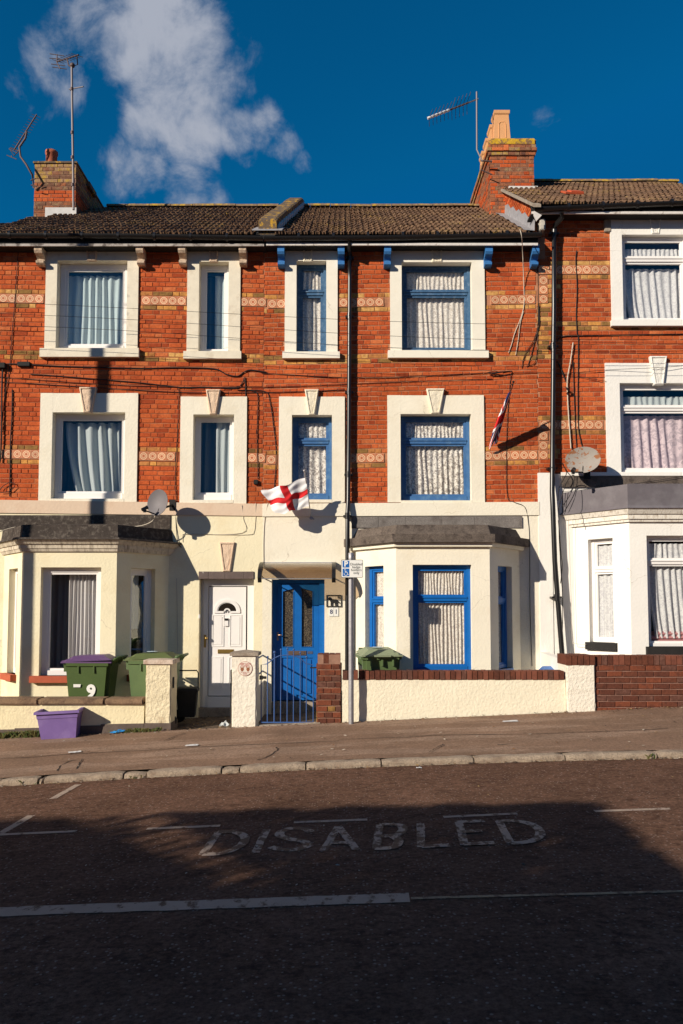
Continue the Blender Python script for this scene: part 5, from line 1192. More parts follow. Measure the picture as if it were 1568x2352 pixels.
# ---------------------------------------------------------------- bins and boxes
def wheelie(label, lid_m, body_m, loc, rz, open_=0):
    root = thing('wheelie_bin', (0,0,0), label, 'wheelie bin', 'wheelie bins in the front gardens')
    def taper(mb, w0, d0, w1, d1, z0, z1, dy=0):
        import bmesh as B
        bm = B.new(); B.ops.create_cube(bm, size=1)
        for v in bm.verts:
            t = v.co.z+.5; w_ = w0+(w1-w0)*t; d_ = d0+(d1-d0)*t
            v.co = Vector((v.co.x*w_, v.co.y*d_+dy*t, z0+(z1-z0)*t))
        B.ops.bevel(bm, geom=[e for e in bm.edges if abs(e.verts[0].co.z-e.verts[1].co.z) > .01], offset=.05 if w0 > .3 else .01, segments=4, affect='EDGES')
        bm.verts.index_update(); mb.add([v.co.copy() for v in bm.verts], [[v.index for v in f.verts] for f in bm.faces], 0, False); bm.free()
    b = MB(); taper(b, .46, .52, .56, .68, .06, .97); b.build('bin_body', body_m, root)
    b = MB(); taper(b, .60, .72, .61, .73, .93, .985); b.build('bin_rim', body_m, root)
    for x in (-.16, .0, .16):
        q = MB(); q.box(x-.012, x+.012, -.385, -.34, .84, .93); q.build('rim_rib', body_m, root)
    for y in (-.13, .1):
        for s in (-1, 1): q = MB(); q.box(s*.285-.012, s*.285+.012, y-.01, y+.01, .83, .935); q.build('rim_rib', body_m, root)
    b = MB(); n = 10; vs = []
    for j in range(n+1):
        y = -.39+.75*j/n
        for i in range(n+1):
            x = -.305+.61*i/n; e = max(abs(x)/.305, abs(y+.015)/.375); z = .99+.05*(1-e**6)+(.028 if e < .62 else 0)+(.03*(y+.39)/.75); vs.append((x, y, z))
    fs = [(j*(n+1)+i, j*(n+1)+i+1, (j+1)*(n+1)+i+1, (j+1)*(n+1)+i) for j in range(n) for i in range(n)]; b.add(vs, fs); b.box(-.305, .305, -.39, .36, .975, .995); lo = b.build('bin_lid', lid_m, root)
    q = MB(); q.box(-.12, .12, -.44, -.385, .975, 1.0); q.build('lid_grip', lid_m, root)
    q = MB(); q.tube([(-.24, .36, 1.0), (-.24, .44, 1.05), (.24, .44, 1.05), (.24, .36, 1.0)], .018, 8); q.build('bin_handle', body_m, root)
    for x in (-.2, -.07, .07, .2): q = MB(); q.tube([(x, .35, .97), (x, .40, 1.04)], .028, 8); q.build('lid_hinge', body_m, root)
    for s in (-1, 1): q = MB(); q.tube([(s*.23, .31, .1), (s*.28, .31, .1)], .1, 16); q.build('wheel', BLACKM, root)
    root.location = loc; root.rotation_euler.z = rz; return root
def gz(x): return zwall(x)-.03
zl = Z(1507, 11.85)
bx_ = P(208, 1520, 11.85).x
B1 = wheelie('green wheelie bin with a purple lid and a white 9 on its side', PURPD, GREEND, (bx_+.03, 11.88, Z(1514, 11.65)-1.03), math.radians(-90))
q = text_on('9', (0, 0, 0), .26, SIGNW, None, 'number_nine', ext=.002, bold=.012); q.parent = B1; q.rotation_euler = (math.pi/2, 0, math.pi/2); q.location = (.2725, .06, .55)
q = MB(); q.prism([Vector((.274, -.20, .62)), Vector((.274, -.10, .62)), Vector((.278, -.09, .665)), Vector((.278, -.20, .665))], (.004, 0, 0)); q.build('worn_number', SIGNW, None, origin=(0, 0, 0)).parent = B1
B2 = wheelie('green wheelie bin with green lid half hidden behind the cream pier', mat('mossy_green_lid', (.10,.125,.045), .55, .15, 7), GREENL, (P(355, 1520, 11.86).x, 11.87, Z(1509, 11.65)-1.03), math.radians(-93))
B3 = wheelie('green wheelie bin with a pale dusty lid behind the long cream wall', mat('pale_green_lid', (.24,.28,.17), .5, .15, 7), GREENL, (P(869, 1500, 11.75).x, 11.80, Z(1499, 11.5)-1.03), math.radians(6))
for b in (B2, B3):
    q = MB(); q.lathe((-.02, -.05, 1.103), [(.001, 0), (.07, .0), (.085, -.004)], 16); o = q.build('lid_sticker', mat('pale_blue_sticker', (.55,.68,.74), .5, .1, 30), None, origin=(0,0,0)); o.parent = b
# purple recycling box on the pavement
def rbox():
    c = G(140, 1693); root = thing('recycling_box', (0,0,0), 'open purple recycling box on the pavement by the low cream wall', 'box')
    w0, w1, d0, d1, H, t = .235, .283, .155, .195, .40, .012
    def ring(w_, d_, z): return [(-w_, -d_, z), (w_, -d_, z), (w_, d_, z), (-w_, d_, z)]
    rs = [ring(w0, d0, 0), ring(w0+(w1-w0)*.72, d0+(d1-d0)*.72, H*.74), ring(w0+(w1-w0)*.72+.008, d0+(d1-d0)*.72+.008, H*.75), ring(w1, d1, H*.93), ring(w1-t, d1-t, H*.93), ring(w0-t, d0-t, t)]
    mb = MB(); vs = [p for r in rs for p in r]; mb.add(vs, [(i*4+k, i*4+(k+1) % 4, (i+1)*4+(k+1) % 4, (i+1)*4+k) for i in range(5) for k in range(4)]+[(3,2,1,0), (20,21,22,23)]); mb.build('box_body', PURPLE, root, origin=(0,0,0))
    mb = MB(); rs = [ring(w1-t, d1-t, H), ring(w1+.025, d1+.025, H), ring(w1+.027, d1+.027, H-.035), ring(w1+.018, d1+.018, H-.035), ring(w1+.014, d1+.014, H-.008), ring(w1-.002, d1-.002, H-.03), ring(w1-t, d1-t, H-.03), ring(w1-t, d1-t, H)]
    vs = [p for r in rs for p in r]; mb.add(vs, [(i*4+k, i*4+(k+1) % 4, (i+1)*4+(k+1) % 4, (i+1)*4+k) for i in range(7) for k in range(4)]); mb.build('box_rim', PURPLE, root, origin=(0,0,0))
    for x in (-.12, 0, .12): q = MB(); q.box(x-.006, x+.006, d1-.03, d1-.012, H*.5, H*.9); q.build('inner_rib', PURPLE, root)
    root.location = (c.x-.01, c.y+.04, zg(c.x, c.y+.04)-.012); root.rotation_euler = (.02, -.045, math.radians(5)); return root
rbox()
# black food caddy
def caddy():
    root = thing('food_caddy', (0,0,0), 'black food waste caddy with raised handle beside the white door', 'caddy')
    mb = MB(); 
    def ring(w_, d_, z): return [(-w_, -d_, z), (w_, -d_, z), (w_, d_, z), (-w_, d_, z)]
    rs = [ring(.12, .12, 0), ring(.155, .155, .38), ring(.17, .17, .38), ring(.17, .17, .41), ring(.15, .15, .44)]; mb.add([p for r in rs for p in r], [(i*4+k, i*4+(k+1) % 4, (i+1)*4+(k+1) % 4, (i+1)*4+k) for i in range(4) for k in range(4)]+[(3,2,1,0), (16,17,18,19)]); mb.build('caddy_body', BLACKM, root, origin=(0,0,0))
    q = MB(); q.tube([(-.165, 0, .38), (-.165, -.02, .66), (-.14, -.02, .70), (.14, -.02, .70), (.165, -.02, .66), (.165, 0, .38)], .010, 8); q.build('caddy_handle', BLACK, root, origin=(0,0,0))
    x = P(430, 1600, 12.1).x; root.location = (x, 12.1, Z(1645, 12.1)); root.rotation_euler.z = .1
caddy()
q = MB(); c = P(1265, 1540, 12.0); 
rt = thing('recycling_box', (c.x, c.y, zwall(c.x)), 'box with a bright blue lid just showing above the cream wall', 'box')
q.box(c.x-.15, c.x+.15, 11.88, 12.15, zwall(c.x)-.02, Z(1543, 12)); q.build('box_body', mat('blue_box_plastic', (.03,.09,.28), .5, .1, 8), rt)
q = MB(); z0 = Z(1543, 12); q.add([(c.x-.17, 11.86, z0), (c.x+.17, 11.86, z0), (c.x+.17, 12.17, z0), (c.x-.17, 12.17, z0), (c.x-.17, 11.86, z0+.03), (c.x+.17, 11.86, z0+.03), (c.x+.12, 12.1, z0+.08), (c.x-.10, 12.1, z0+.08)], [(0,1,5,4), (1,2,6,5), (2,3,7,6), (3,0,4,7), (4,5,6,7)]); q.build('box_lid', mat('blue_lid_plastic', (.05,.16,.45), .45, .1, 8), rt)

# ---------------------------------------------------------------- parking sign
SP = thing('parking_sign', (P(806, 1655, 11.15).x, 11.15, zwall(.14)), 'grey post with a disabled parking sign in front of the drainpipe', 'sign')
px0 = P(806, 1500, 11.15).x; zb = zwall(px0)-.02
q = MB(); q.tube([(px0, 11.15, zb), (px0, 11.15, Z(1283, 11.15))], .038, 16); q.tube([(px0, 11.15, Z(1283, 11.15)), (px0, 11.15, Z(1271, 11.15)), (px0, 11.15, Z(1269.5, 11.15))], [.041, .041, .030], 16); q.build('sign_post', STEELG, SP)
YS = 11.09; SX = lambda px: P(px, 1306, YS).x; SZ = lambda py: Z(py, YS)
def rrect(mb, x0, x1, z0, z1, y, th, r):
    pts = []
    for cx, cz, a0 in ((x1-r, z1-r, 0), (x0+r, z1-r, 90), (x0+r, z0+r, 180), (x1-r, z0+r, 270)):
        for k in range(5): a = math.radians(a0+k*22.5); pts.append(Vector((cx+r*math.cos(a), y, cz+r*math.sin(a))))
    mb.prism(pts, (0, th, 0))
a, b, c_, d_ = SX(783), SX(833.5), SZ(1327), SZ(1285.5)
q = MB(); rrect(q, a, b, c_, d_, YS, .004, .02); pl = q.build('sign_plate', INK, SP)
q = MB(); rrect(q, a+.006, b-.006, c_+.006, d_-.006, YS-.0012, .001, .016); q.build('sign_face', SIGNW, pl)
bw0, bw1 = SX(786.5), SX(802); 
q = MB(); rrect(q, bw0, bw1, SZ(1303.5), SZ(1288), YS-.0022, .0008, .004); q.build('blue_panel', SIGNB, pl)
q = MB(); rrect(q, bw0, bw1, SZ(1323.5), SZ(1306), YS-.0022, .0008, .004); q.build('blue_panel', SIGNB, pl)
text_on('P', ((bw0+bw1)/2, YS-.003, (SZ(1303.5)+SZ(1288))/2), .105, SIGNW, pl, ext=.0004, bold=.004)
wc = MB(); w_ = lambda x, y: Vector((SX(788+x), YS-.003, SZ(1306+y)))  # wheelchair symbol 12 x 16 px
wc.ball(w_(4.2, 2.2), .0075)
wc.tube([w_(4.2, 4), w_(5, 8.6), w_(9, 8.8), w_(11, 14.2), w_(12.6, 13.6)], .0045, 6); wc.tube([w_(4.7, 6.2), w_(8.4, 6.3)], .004, 6)
wc.tube([w_(6.1+4.2*math.cos(t), 11.6+4.2*math.sin(t)) for t in [math.radians(-160-28*i) for i in range(10)]][::-1], .004, 6)
wc.v = [(x, YS-.003+(y-(YS-.003))*.1, z) for x, y, z in wc.v]; wc.build('wheelchair_symbol', SIGNW, pl)
text_on('Disabled\nbadge\nholders\nonly', (SX(818), YS-.003, SZ(1306)), .050, INK, pl, ext=.0004, space=.82)
q = MB()
for z_ in (SZ(1295), SZ(1318)): q.tube([(px0, 11.15, z_-.012), (px0, 11.15, z_+.012)], .043, 14); q.box(px0-.05, px0+.05, YS+.003, YS+.02, z_-.015, z_+.015)
q.build('sign_clip', STEELG, SP)
# dog sign and house number on the wall of 81
DX = lambda px: P(px, 1380).x; DZ = lambda py: Z(py)
ds = thing('dog_sign', (DX(766), F-.04, DZ(1380)), 'black metal sign with a standing dog silhouette beside the blue door', 'sign')
q = MB(); x0, x1, z0, z1 = DX(749.3), DX(784), DZ(1394), DZ(1366.6); e = .012; y0, y1 = F-.050, F-.040
for (a, b, c_, d_) in ((x0, x1, z1-e, z1), (x0, x1, z0, z0+e*1.2), (x0, x0+e, z0+e, z1-e), (x1-e, x1, z0+e, z1-e)): q.box(a, b, y0, y1, c_, d_)
q.box(DX(775), x1-e, y0, y1, DZ(1374), DZ(1373)); q.box(DX(775), DX(776), y0, y1, DZ(1374), z1-e); q.build('sign_frame', INK, ds)
dog = [(0,.62),(.02,.70),(.08,.76),(.13,.84),(.2,.84),(.25,.78),(.26,.70),(.36,.64),(.6,.62),(.74,.62),(.80,.55),(.92,.40),(1.0,.28),(.97,.25),(.86,.36),(.80,.40),(.82,.28),(.80,.18),(.84,.03),(.77,.03),(.73,.20),(.70,.30),(.66,.18),(.68,.03),(.62,.03),(.60,.2),(.58,.32),(.44,.34),(.40,.30),(.40,.03),(.34,.03),(.33,.28),(.30,.03),(.24,.03),(.25,.34),(.20,.46),(.17,.58),(.12,.58)]
q = MB(); dx, dz = DX(752.5), z0+.01; W_, H_ = DX(779.5)-dx, (z1-z0)*.93; q.prism([Vector((dx+a*W_, y0, dz+b*H_)) for a, b in dog], (0, .008, 0)); q.build('dog_silhouette', INK, ds)
q = MB()
for a, b, r in ((779.5, 1371.5, .008), (777.4, 1370, .0035), (779, 1368.8, .0035), (781, 1369, .0035), (782, 1370.8, .0035)): c = Vector((DX(a), y0+.004, DZ(b))); q.tube([c, c+Vector((0,-.004,0))], r, 8)
q.build('paw_print', INK, ds)
hn = thing('house_number', (DX(766), F-.035, DZ(1405)), 'two small white plates reading 8 and 1 below the dog sign', 'sign')
for ch, a, b in (('8', 755.8, 766), ('1', 766.6, 777)):
    q = MB(); q.box(DX(a), DX(b), F-.042, F-.033, DZ(1415.5), DZ(1395.5)); pl = q.build('number_plate', SIGNW, hn); text_on(ch, ((DX(a)+DX(b))/2, F-.0428, DZ(1405.5)), .10, mat('navy_ink', (.02,.03,.10), .5, 0), pl, 'numeral', ext=.0006, bold=.002)
# round gate sign on the pier
gsx, gsz, gy = gx(563.4, 1535), Z(1535.6, WY-.03), WY-.034
rs = thing('gate_sign', (gsx, gy, gsz), 'round red and white warning sign on the white pier', 'sign')
q = MB(); q.tube([(gsx, gy-.001, gsz), (gsx, gy-.005, gsz)], .104, 28); d0 = q.build('sign_disc', mat('brick_ink', (.38,.09,.05), .5, 0), rs)
q = MB(); q.tube([(gsx, gy-.0052, gsz), (gsx, gy-.0062, gsz)], .099, 28); q.build('sign_face', mat('sign_cream', (.74,.66,.56), .6, .05, 20), d0)
REDI = mat('red_ink', (.42,.05,.04), .5, 0)
text_on('KEEP GATE\nCLOSED', (gsx, gy-.0068, gsz+.052), .032, REDI, d0, ext=.0004, space=.85, bold=.0006)
text_on('No matter what\nthe dogs\ntell you', (gsx, gy-.0068, gsz-.066), .019, REDI, d0, ext=.0004, space=.75)
for s in (-1, 1):   # two plain dog heads
    q = MB(); c = Vector((gsx+s*.042, gy-.0066, gsz-.006)); q.tube([c, c+Vector((0,-.001,0))], .025, 12); q.tube([c+Vector((0,0,-.018)), c+Vector((0,-.0012,-.018))], .017, 10)
    for e in (-1, 1): q.prism([c+Vector((e*.012,-.0005,.018)), c+Vector((e*.03,-.0005,.022)), c+Vector((e*.026,-.0005,.040))], (0,-.0008,0))
    q.build('dog_head', mat('brown_ink', (.30,.11,.05), .6, .3, 200), d0)

# ---------------------------------------------------------------- flags
def flag_mesh(name, pf, cf, mats, nx, ny, parent):
    mb = MB(); vs = [pf(i/nx, j/ny) for j in range(ny+1) for i in range(nx+1)]; mb.v = [tuple(v) for v in vs]
    for j in range(ny):
        for i in range(nx): mb.f.append([j*(nx+1)+i, j*(nx+1)+i+1, (j+1)*(nx+1)+i+1, (j+1)*(nx+1)+i]); mb.m.append(cf((i+.5)/nx, (j+.5)/ny)); mb.sm.append(True)
    return mb.build(name, mats, parent)
YF = 12.34
EFt = thing('flag', P(714.5, 1190, F), 'white flag with a red cross flying above the blue door', 'flag')
HT, HB, FT, FB = P(702.5, 1095, 12.28), P(709, 1163, 12.40), P(599.5, 1128, 12.30), P(631.6, 1181, 12.36)
def pe(s, t):  # s from hoist 0 to fly 1, t from bottom 0 to top 1
    a = HB.lerp(HT, t); b = FB.lerp(FT, t); p = a.lerp(b, s)
    p = p+Vector((0, 0, 1))*(-.055*math.sin(math.pi*s)*(.2+t*.3)+.02*math.sin(7*s+2*t)*s+.012*math.sin(15*s+5*t))
    p = p+Vector((.02*s*math.sin(9*t+3), (.045*math.sin(7*s+1.6*t)*min(1, s*3)+.012*math.sin(17*s+7*t+1)*min(1, s*3)+.005*math.sin(25*t+9*s)), 0))
    return p
flag_mesh('flag_cloth', pe, lambda s, t: 1 if (.395 < s < .575 or .385 < t < .60) else 0, [FLW, FLR], 70, 44, EFt)
q = MB(); pa, pb = P(714.5, 1190, F-.02), P(698.5, 1081, 12.15); q.tube([pa, pb], .0085, 8); pa2 = pb; q.ball(pa2, .018); q.build('flag_pole', mat('pale_pole', (.55,.52,.50), .4, .1, 20, metal=.3), EFt)
q = MB(); q.tube([pa+Vector((0, .02, 0)), pa+Vector((0,-.03,0))], .028, 10); q.tube([pa+Vector((.005,-.02,-.01)), pa+Vector((.05,-.03,-.02))], .009, 6); q.build('pole_bracket', STEELG, EFt)
UF = thing('flag', P(1140, 1026, F), 'red, white and blue union flag furled along its pole by the right drainpipe', 'flag')
ua, ub = P(1140, 1020, F-.03), P(1178.8, 877, 12.08)
q = MB(); q.tube([ua, ub], .008, 8); q.ball(ub, .02); q.ball(ub-(ub-ua)*.04, .015); q.build('flag_pole', BLACKM, UF)
def uj(s, t):
    x, y = s*2-1, t*2-1; ax, ay = abs(x), abs(y)
    if ax < .10 or ay < .20: return 1
    if ax < .17 or ay < .33: return 0
    d = abs(ay-ax)
    if d < .09: return 1
    if d < .24: return 0
    return 2
axis = (ub-ua); 
def pu(s, t):
    # t: along the pole, gathered; s: across the cloth, folded into loose pleats that hang down
    base = ua+axis*(.06+.80*t); lb = (1-t)
    wd = (.07+.15*math.sin(min(1, lb*1.15)*math.pi*.62)); fold = math.sin(s*math.pi*2.6+t*1.6)
    off_ = Vector((-.62*wd*s-.025*fold, -.035-.05*math.cos(s*math.pi*2.6+1.3*t), -.28*wd*s-.05*fold*lb))
    return base+off_+Vector((0, 0, -.05*s))
flag_mesh('flag_cloth', pu, uj, [FLW, FLR, FLN], 60, 46, UF)

# ---------------------------------------------------------------- satellite dishes
def dish(label, c, nrm, rx, ry, m, wall_pt, lnb_px, lnbY, seg=28):
    root = thing('satellite_dish', c, label, 'satellite dish')
    nrm = nrm.normalized(); u = nrm.cross(Vector((0,0,1))).normalized(); v = u.cross(nrm)
    def face(off, k=7):
        vs = [c+nrm*(off-.06)]
        for i in range(1, k+1):
            for j in range(seg):
                t = 2*math.pi*j/seg; r = i/k; vs.append(c+u*(rx*r*math.cos(t))+v*(ry*r*math.sin(t))+nrm*(off-.06*(1-r*r)))
        return vs
    k = 7; mb = MB(); f = face(0); b = face(-.008); fs = [(0, 1+j, 1+(j+1) % seg) for j in range(seg)]+[(1+(i-1)*seg+j, 1+i*seg+j, 1+i*seg+(j+1) % seg, 1+(i-1)*seg+(j+1) % seg) for i in range(1, k) for j in range(seg)]
    mb.add(f, fs, 0, True); mb.add(b, [t[::-1] for t in fs], 0, True)
    n0 = 1+(k-1)*seg; mb.add(f[n0:]+b[n0:], [(j, seg+j, seg+(j+1) % seg, (j+1) % seg) for j in range(seg)])
    mb.build('dish_reflector', m, root)
    low = c-v*ry*.92-nrm*.02; l = P(lnb_px[0], lnb_px[1], lnbY)
    q = MB(); q.tube([c-nrm*.09, low, l+Vector((0,0,-.03))], .012, 8); q.build('feed_arm', BLACKM, root)
    q = MB(); d = (c-l).normalized(); q.tube([l-d*.05, l+d*.03, l+d*.05], [.028, .028, .034], 10); q.tube([l+Vector((0,0,-.06)), l+Vector((0,0,.02))], .026, 8); q.build('receiver_head', BLACK, root)
    q = MB(); w0 = Vector(wall_pt); q.tube([c-nrm*.07, c-nrm*.14, (w0+c)/2+Vector((0,.05,-.05)), w0], .018, 8); q.box(w0.x-.05, w0.x+.05, w0.y-.012, w0.y+.005, w0.z-.09, w0.z+.09); q.build('wall_mount', BLACKM, root)
dish('grey satellite dish above the left bay roof', P(361, 1154, 12.33), Vector((-.42,-.89,.12)), .20, .215, SEAT, P(396, 1160, F-.05), (332, 1168), 12.18)
dish('large rust-stained satellite dish above the grey bay roof', P(1338, 1056, 12.38), Vector((-.36,-.90,.16)), .275, .222, RUST, P(1348, 1088, F-.07), (1316, 1080), 11.95)

# ---------------------------------------------------------------- aerials
ALU = mat('weathered_aluminium', (.25,.22,.22), .6, 0, 20, metal=.3); DKM = mat('tarnished_metal', (.12,.085,.08), .6, .3, 20, metal=.4)
def yagi(root, a, b, n, el, up, m, taper=1.0, r=.012, dirn=None):
    q = MB(); q.tube([a, b], r, 6); q.build('boom', m, root); ax = (b-a).normalized(); e = dirn or ax.cross(up).normalized()
    for i in range(n):
        p = a.lerp(b, (i+.5)/n); L_ = el*(1-(1-taper)*i/n); q = MB(); q.tube([p-e*L_/2, p+e*L_/2], .005, 5); q.build('aerial_element', DKM, root)
YA = 14.75
A1 = thing('tv_aerial', P(168, 480, YA), 'tall straight mast aerial in front of the left chimney', 'aerial')
q = MB(); q.tube([P(168.5, 482, YA), P(167.5, 370, YA), P(165.5, 250, YA), P(164.5, 150, YA)], .023, 8); q.build('mast', ALU, A1)
for y in (205, 305, 362, 425): p = P(166.5-(425-y)*.008, y, YA); q = MB(); q.tube([p-Vector((0,0,.03)), p+Vector((0,0,.03))], .032, 8); q.build('mast_clamp', DKM, A1)
q = MB(); q.tube([P(158.5, 205, YA+.1), P(191, 199, YA-.2)], .011, 6); q.build('cross_bar', ALU, A1)
yagi(A1, P(180, 126, YA-.3), P(130, 142, YA+.5), 8, .22, Vector((0,0,1)), DKM, r=.014, dirn=Vector((.9,.3,-.12)).normalized())
for (x0, y0, x1, y1) in ((114, 123.5, 147, 128.5), (113.5, 133.5, 140, 136), (117, 147, 149, 151), (120, 154, 153, 158.5)):
    q = MB(); q.tube([P(x0, y0, YA), P(x1, y1, YA)], .008, 5); q.build('reflector_rod', DKM, A1)
q = MB(); q.tube([P(131, 125, YA), P(130, 142, YA), P(138, 158, YA)], .010, 5); q.build('reflector_frame', DKM, A1)
q = MB(); q.tube([P(154, 136, YA), P(157, 150, YA), P(163, 154, YA)], .012, 6); q.tube([P(176, 127, YA), P(178, 148, YA), P(166, 153, YA)], .012, 6); q.ball(P(166, 150, YA), .05); q.build('mast_head', DKM, A1)
A2 = thing('tv_aerial', P(76, 425, YA), 'bent-arm aerial tilted steeply off the left chimney side', 'aerial')
q = MB(); q.tube([P(77, 432, YA+.1), P(74, 402, YA), P(60, 378, YA), P(47, 360, YA), P(44, 338, YA), P(58, 318, YA), P(61, 303, YA)], .020, 8); q.build('mast', DKM, A2)
yagi(A2, P(32, 345, YA), P(84, 263, YA), 14, .17, Vector((0,0,1)), DKM, r=.013, dirn=Vector((.93,.2,-.3)).normalized())
for (x0, y0, x1, y1) in ((15, 356.5, 38, 366), (20, 342, 40, 352), (22, 340, 46, 348), (26, 357, 27, 362)):
    q = MB(); q.tube([P(x0, y0, YA), P(x1, y1, YA)], .009, 5); q.build('reflector_rod', DKM, A2)
q = MB(); q.tube([P(22, 342, YA), P(32, 358, YA), P(46, 342, YA)], .010, 5); q.tube([P(70, 414, YA), P(82, 410, YA)], .012, 5); q.tube([P(71, 425, YA), P(84, 428, YA)], .012, 5); q.build('aerial_bracket', DKM, A2)
A3 = thing('tv_aerial', P(1107, 372, YA), 'aerial with a long slanting boom on the right chimney', 'aerial')
q = MB(); q.tube([P(1107.5, 371, YA), P(1095, 344, YA), P(1094.5, 211, YA)], .016, 8); q.build('mast', ALU, A3)
q = MB(); q.tube([P(1104, 369, YA), P(1130, 371, YA)], .016, 6); q.tube([P(1104, 390, YA), P(1130, 401, YA)], .012, 6); q.build('chimney_bracket', DKM, A3)
a_, b_ = P(984, 271, YA), P(1098, 227, YA); q = MB(); q.tube([a_, b_], .013, 6); q.build('boom', ALU, A3)
for i in range(11):
    t = i/10.5*.80+.01; p = a_.lerp(b_, t); q = MB(); q.tube([p-(b_-a_).normalized()*.03, p+(b_-a_).normalized()*.03], .026 if i < 6 else .018, 8); q.build('boom_clip', UPVC if i < 6 else DKM, A3)
    for s in (-1, 1):
        q = MB(); L_ = .10 if i < 6 else .15; q.tube([p, p+Vector((.02*s+.04, -.12*s, L_*s))], .005, 5); q.build('aerial_element', DKM, A3)

# ---------------------------------------------------------------- cables and wires
def cable(label, pts, r=.008, m=WIRE, name='cable', group=None, sm=True):
    v = [P(x, y, Y) for x, y, Y in pts]
    q = MB(); q.tube(arc(v) if sm and len(v) > 2 else v, r, 5); o = q.build(name, m); tag(o, label, 'cable', group); return o
W = F-.022
for i, (y0, y1, y2, y3, lab) in enumerate(((694, 709, 739, 749.5, 'uppermost of the three thin wires crossing the top-floor windows'), (720, 735, 772, 787, 'middle of the three thin wires crossing the top-floor windows'), (746, 761, 799, 811, 'lowest of the three thin wires crossing the top-floor windows'))):
    cable(lab, [(-200, y0-8, 12.3), (0, y0, 12.3), (316, y1, 12.3), (860, y2-2, 12.3), (1318, y3-2, 12.35), (1700, y3+3, 12.4)], .0035, name='overhead_wire', group='overhead wires in front of the facades')
CBL = [
 ('black cable along the brick under the left top-floor sills', [(-10,836,W),(40,836,W),(75,838,W),(160,842,W),(320,846,W),(400,844.5,W),(490,847,W),(520,860,W),(545,864,W),(560,855,W),(575,850,W),(612,855,W)], .010),
 ('black cable running low past the wide keystone of the left house', [(70,860,W),(110,862,W),(250,873,W),(330,880,W),(420,890,W),(470,889,W),(540,892,W),(552,885,W),(562,872,W)], .008),
 ('straight black cable just above the first-floor surrounds', [(0,877,W),(200,889,W),(410,901,W),(560,902,W),(700,899,W),(792,895,W)], .006),
 ('thin dark cable sagging from the left edge at mid facade', [(0,866,W),(300,886,W),(600,889,W),(880,879,W),(1130,870,W)], .005),
 ('dark cable across the brickwork towards the right drainpipe', [(600,857,W),(760,866,W),(880,868,W),(1000,862,W),(1125,856,W),(1145,854,W),(1175,852,W)], .006),
 ('black looped cable dropping beside the narrow left window', [(562,866,W),(564,900,W),(565,1000,W),(564,1080,W),(560,1150,W)], .008),
 ('black cable down to the small black junction box', [(575,897,W),(590,903,W),(592,930,W),(590,1000,W),(592,1070,W),(592,1100,W)], .007),
 ('black cable falling behind the red cross flag', [(545,896,W),(608,899,W),(620,925,W),(628,980,W),(634,1040,W),(631,1100,W),(627,1150,W)], .007),
 ('black cable hanging left of the narrow first-floor window', [(560,868,W),(540,890,W),(420,890,W),(411,905,W),(408,980,W),(404,1050,W),(402,1110,W),(405,1150,W),(403,1175,W),(407,1240,F-.05),(416,1258,F-.05)], .006),
 ('thin wire down the brick by the left edge', [(43,560,W),(40,600,W),(33,700,W),(28,760,W),(22,840,W),(12,900,W),(3,990,W)], .006),
 ('black cable with a loop left of the wide first-floor window', [(28,895,W),(27,960,W),(24,1010,W),(23,1080,W),(22,1140,W)], .010),
 ('small loop of black cable low on the left brickwork', [(0,1131,W-.02),(22,1128,W-.02),(34,1115,W-.02),(25,1108,W-.02),(8,1115,W-.02),(0,1125,W-.02)], .006),
 ('bundle of black cable at the left edge below the junction box', [(6,842,W-.02),(4,900,W-.02),(3,1000,W-.02),(0,1060,W-.02)], .014),
 ('black cable along the top of the grey bay roof', [(1290,1130,F-.09),(1400,1118,F-.10),(1480,1108,F-.10),(1568,1094,F-.1)], .004) ,
 ('thin dark cable beside the right blue bracket', [(1235,610,W),(1236,690,W),(1236,740,W),(1226,780,W),(1205,815,W),(1198,845,W)], .006),
 ('second dark cable beside the right blue bracket', [(1237,700,W),(1238,745,W),(1226,790,W),(1220,815,W),(1212,840,W)], .006),
 ('dark cable curling below the right buff bricks', [(1236,700,W),(1234,780,W),(1231,825,W),(1222,838,W),(1208,842,W)], .005),
 ('long black cable from the knot down past the union flag', [(1155,855,W),(1175,853,W),(1172,870,W),(1165,960,W),(1163,1050,W),(1165,1140,W),(1180,1153,F-.06),(1205,1165,F-.06),(1213,1200,F-.04),(1216,1250,F-.04),(1217,1400,F-.04),(1222,1530,F-.04)], .005),
 ('black cable across the top of the right house brickwork', [(1278,785,W),(1285,776,W),(1300,772,W),(1330,771.5,W),(1450,769,W),(1600,767,W)], .009),
 ('black cable down the right house beside the ring tiles', [(1324,575,W),(1322,600,W),(1325,660,W),(1323,720,W),(1325,765,W),(1328,780,W),(1327,900,W),(1328,980,W),(1333,1010,W),(1337,1027,W)], .008),
 ('second black cable running down to the rusty dish', [(1316,830,W),(1318,900,W),(1321,980,W),(1324,1028,W)], .007),
 ('slanting black cable from the right drainpipe to the pale rod', [(1280,830,W),(1290,852,W),(1300,877,W)], .012),
 ('upper shadow-thin cable across the right white surround', [(1280,860,W),(1390,850,F-.045),(1500,845,F-.11),(1600,838,F-.045)], .004),
 ('lower thin cable across the right white surround', [(1180,856,W),(1280,858,W),(1392,876,F-.045)], .004),
]
for lab, pts, r in CBL: cable(lab, pts, r)
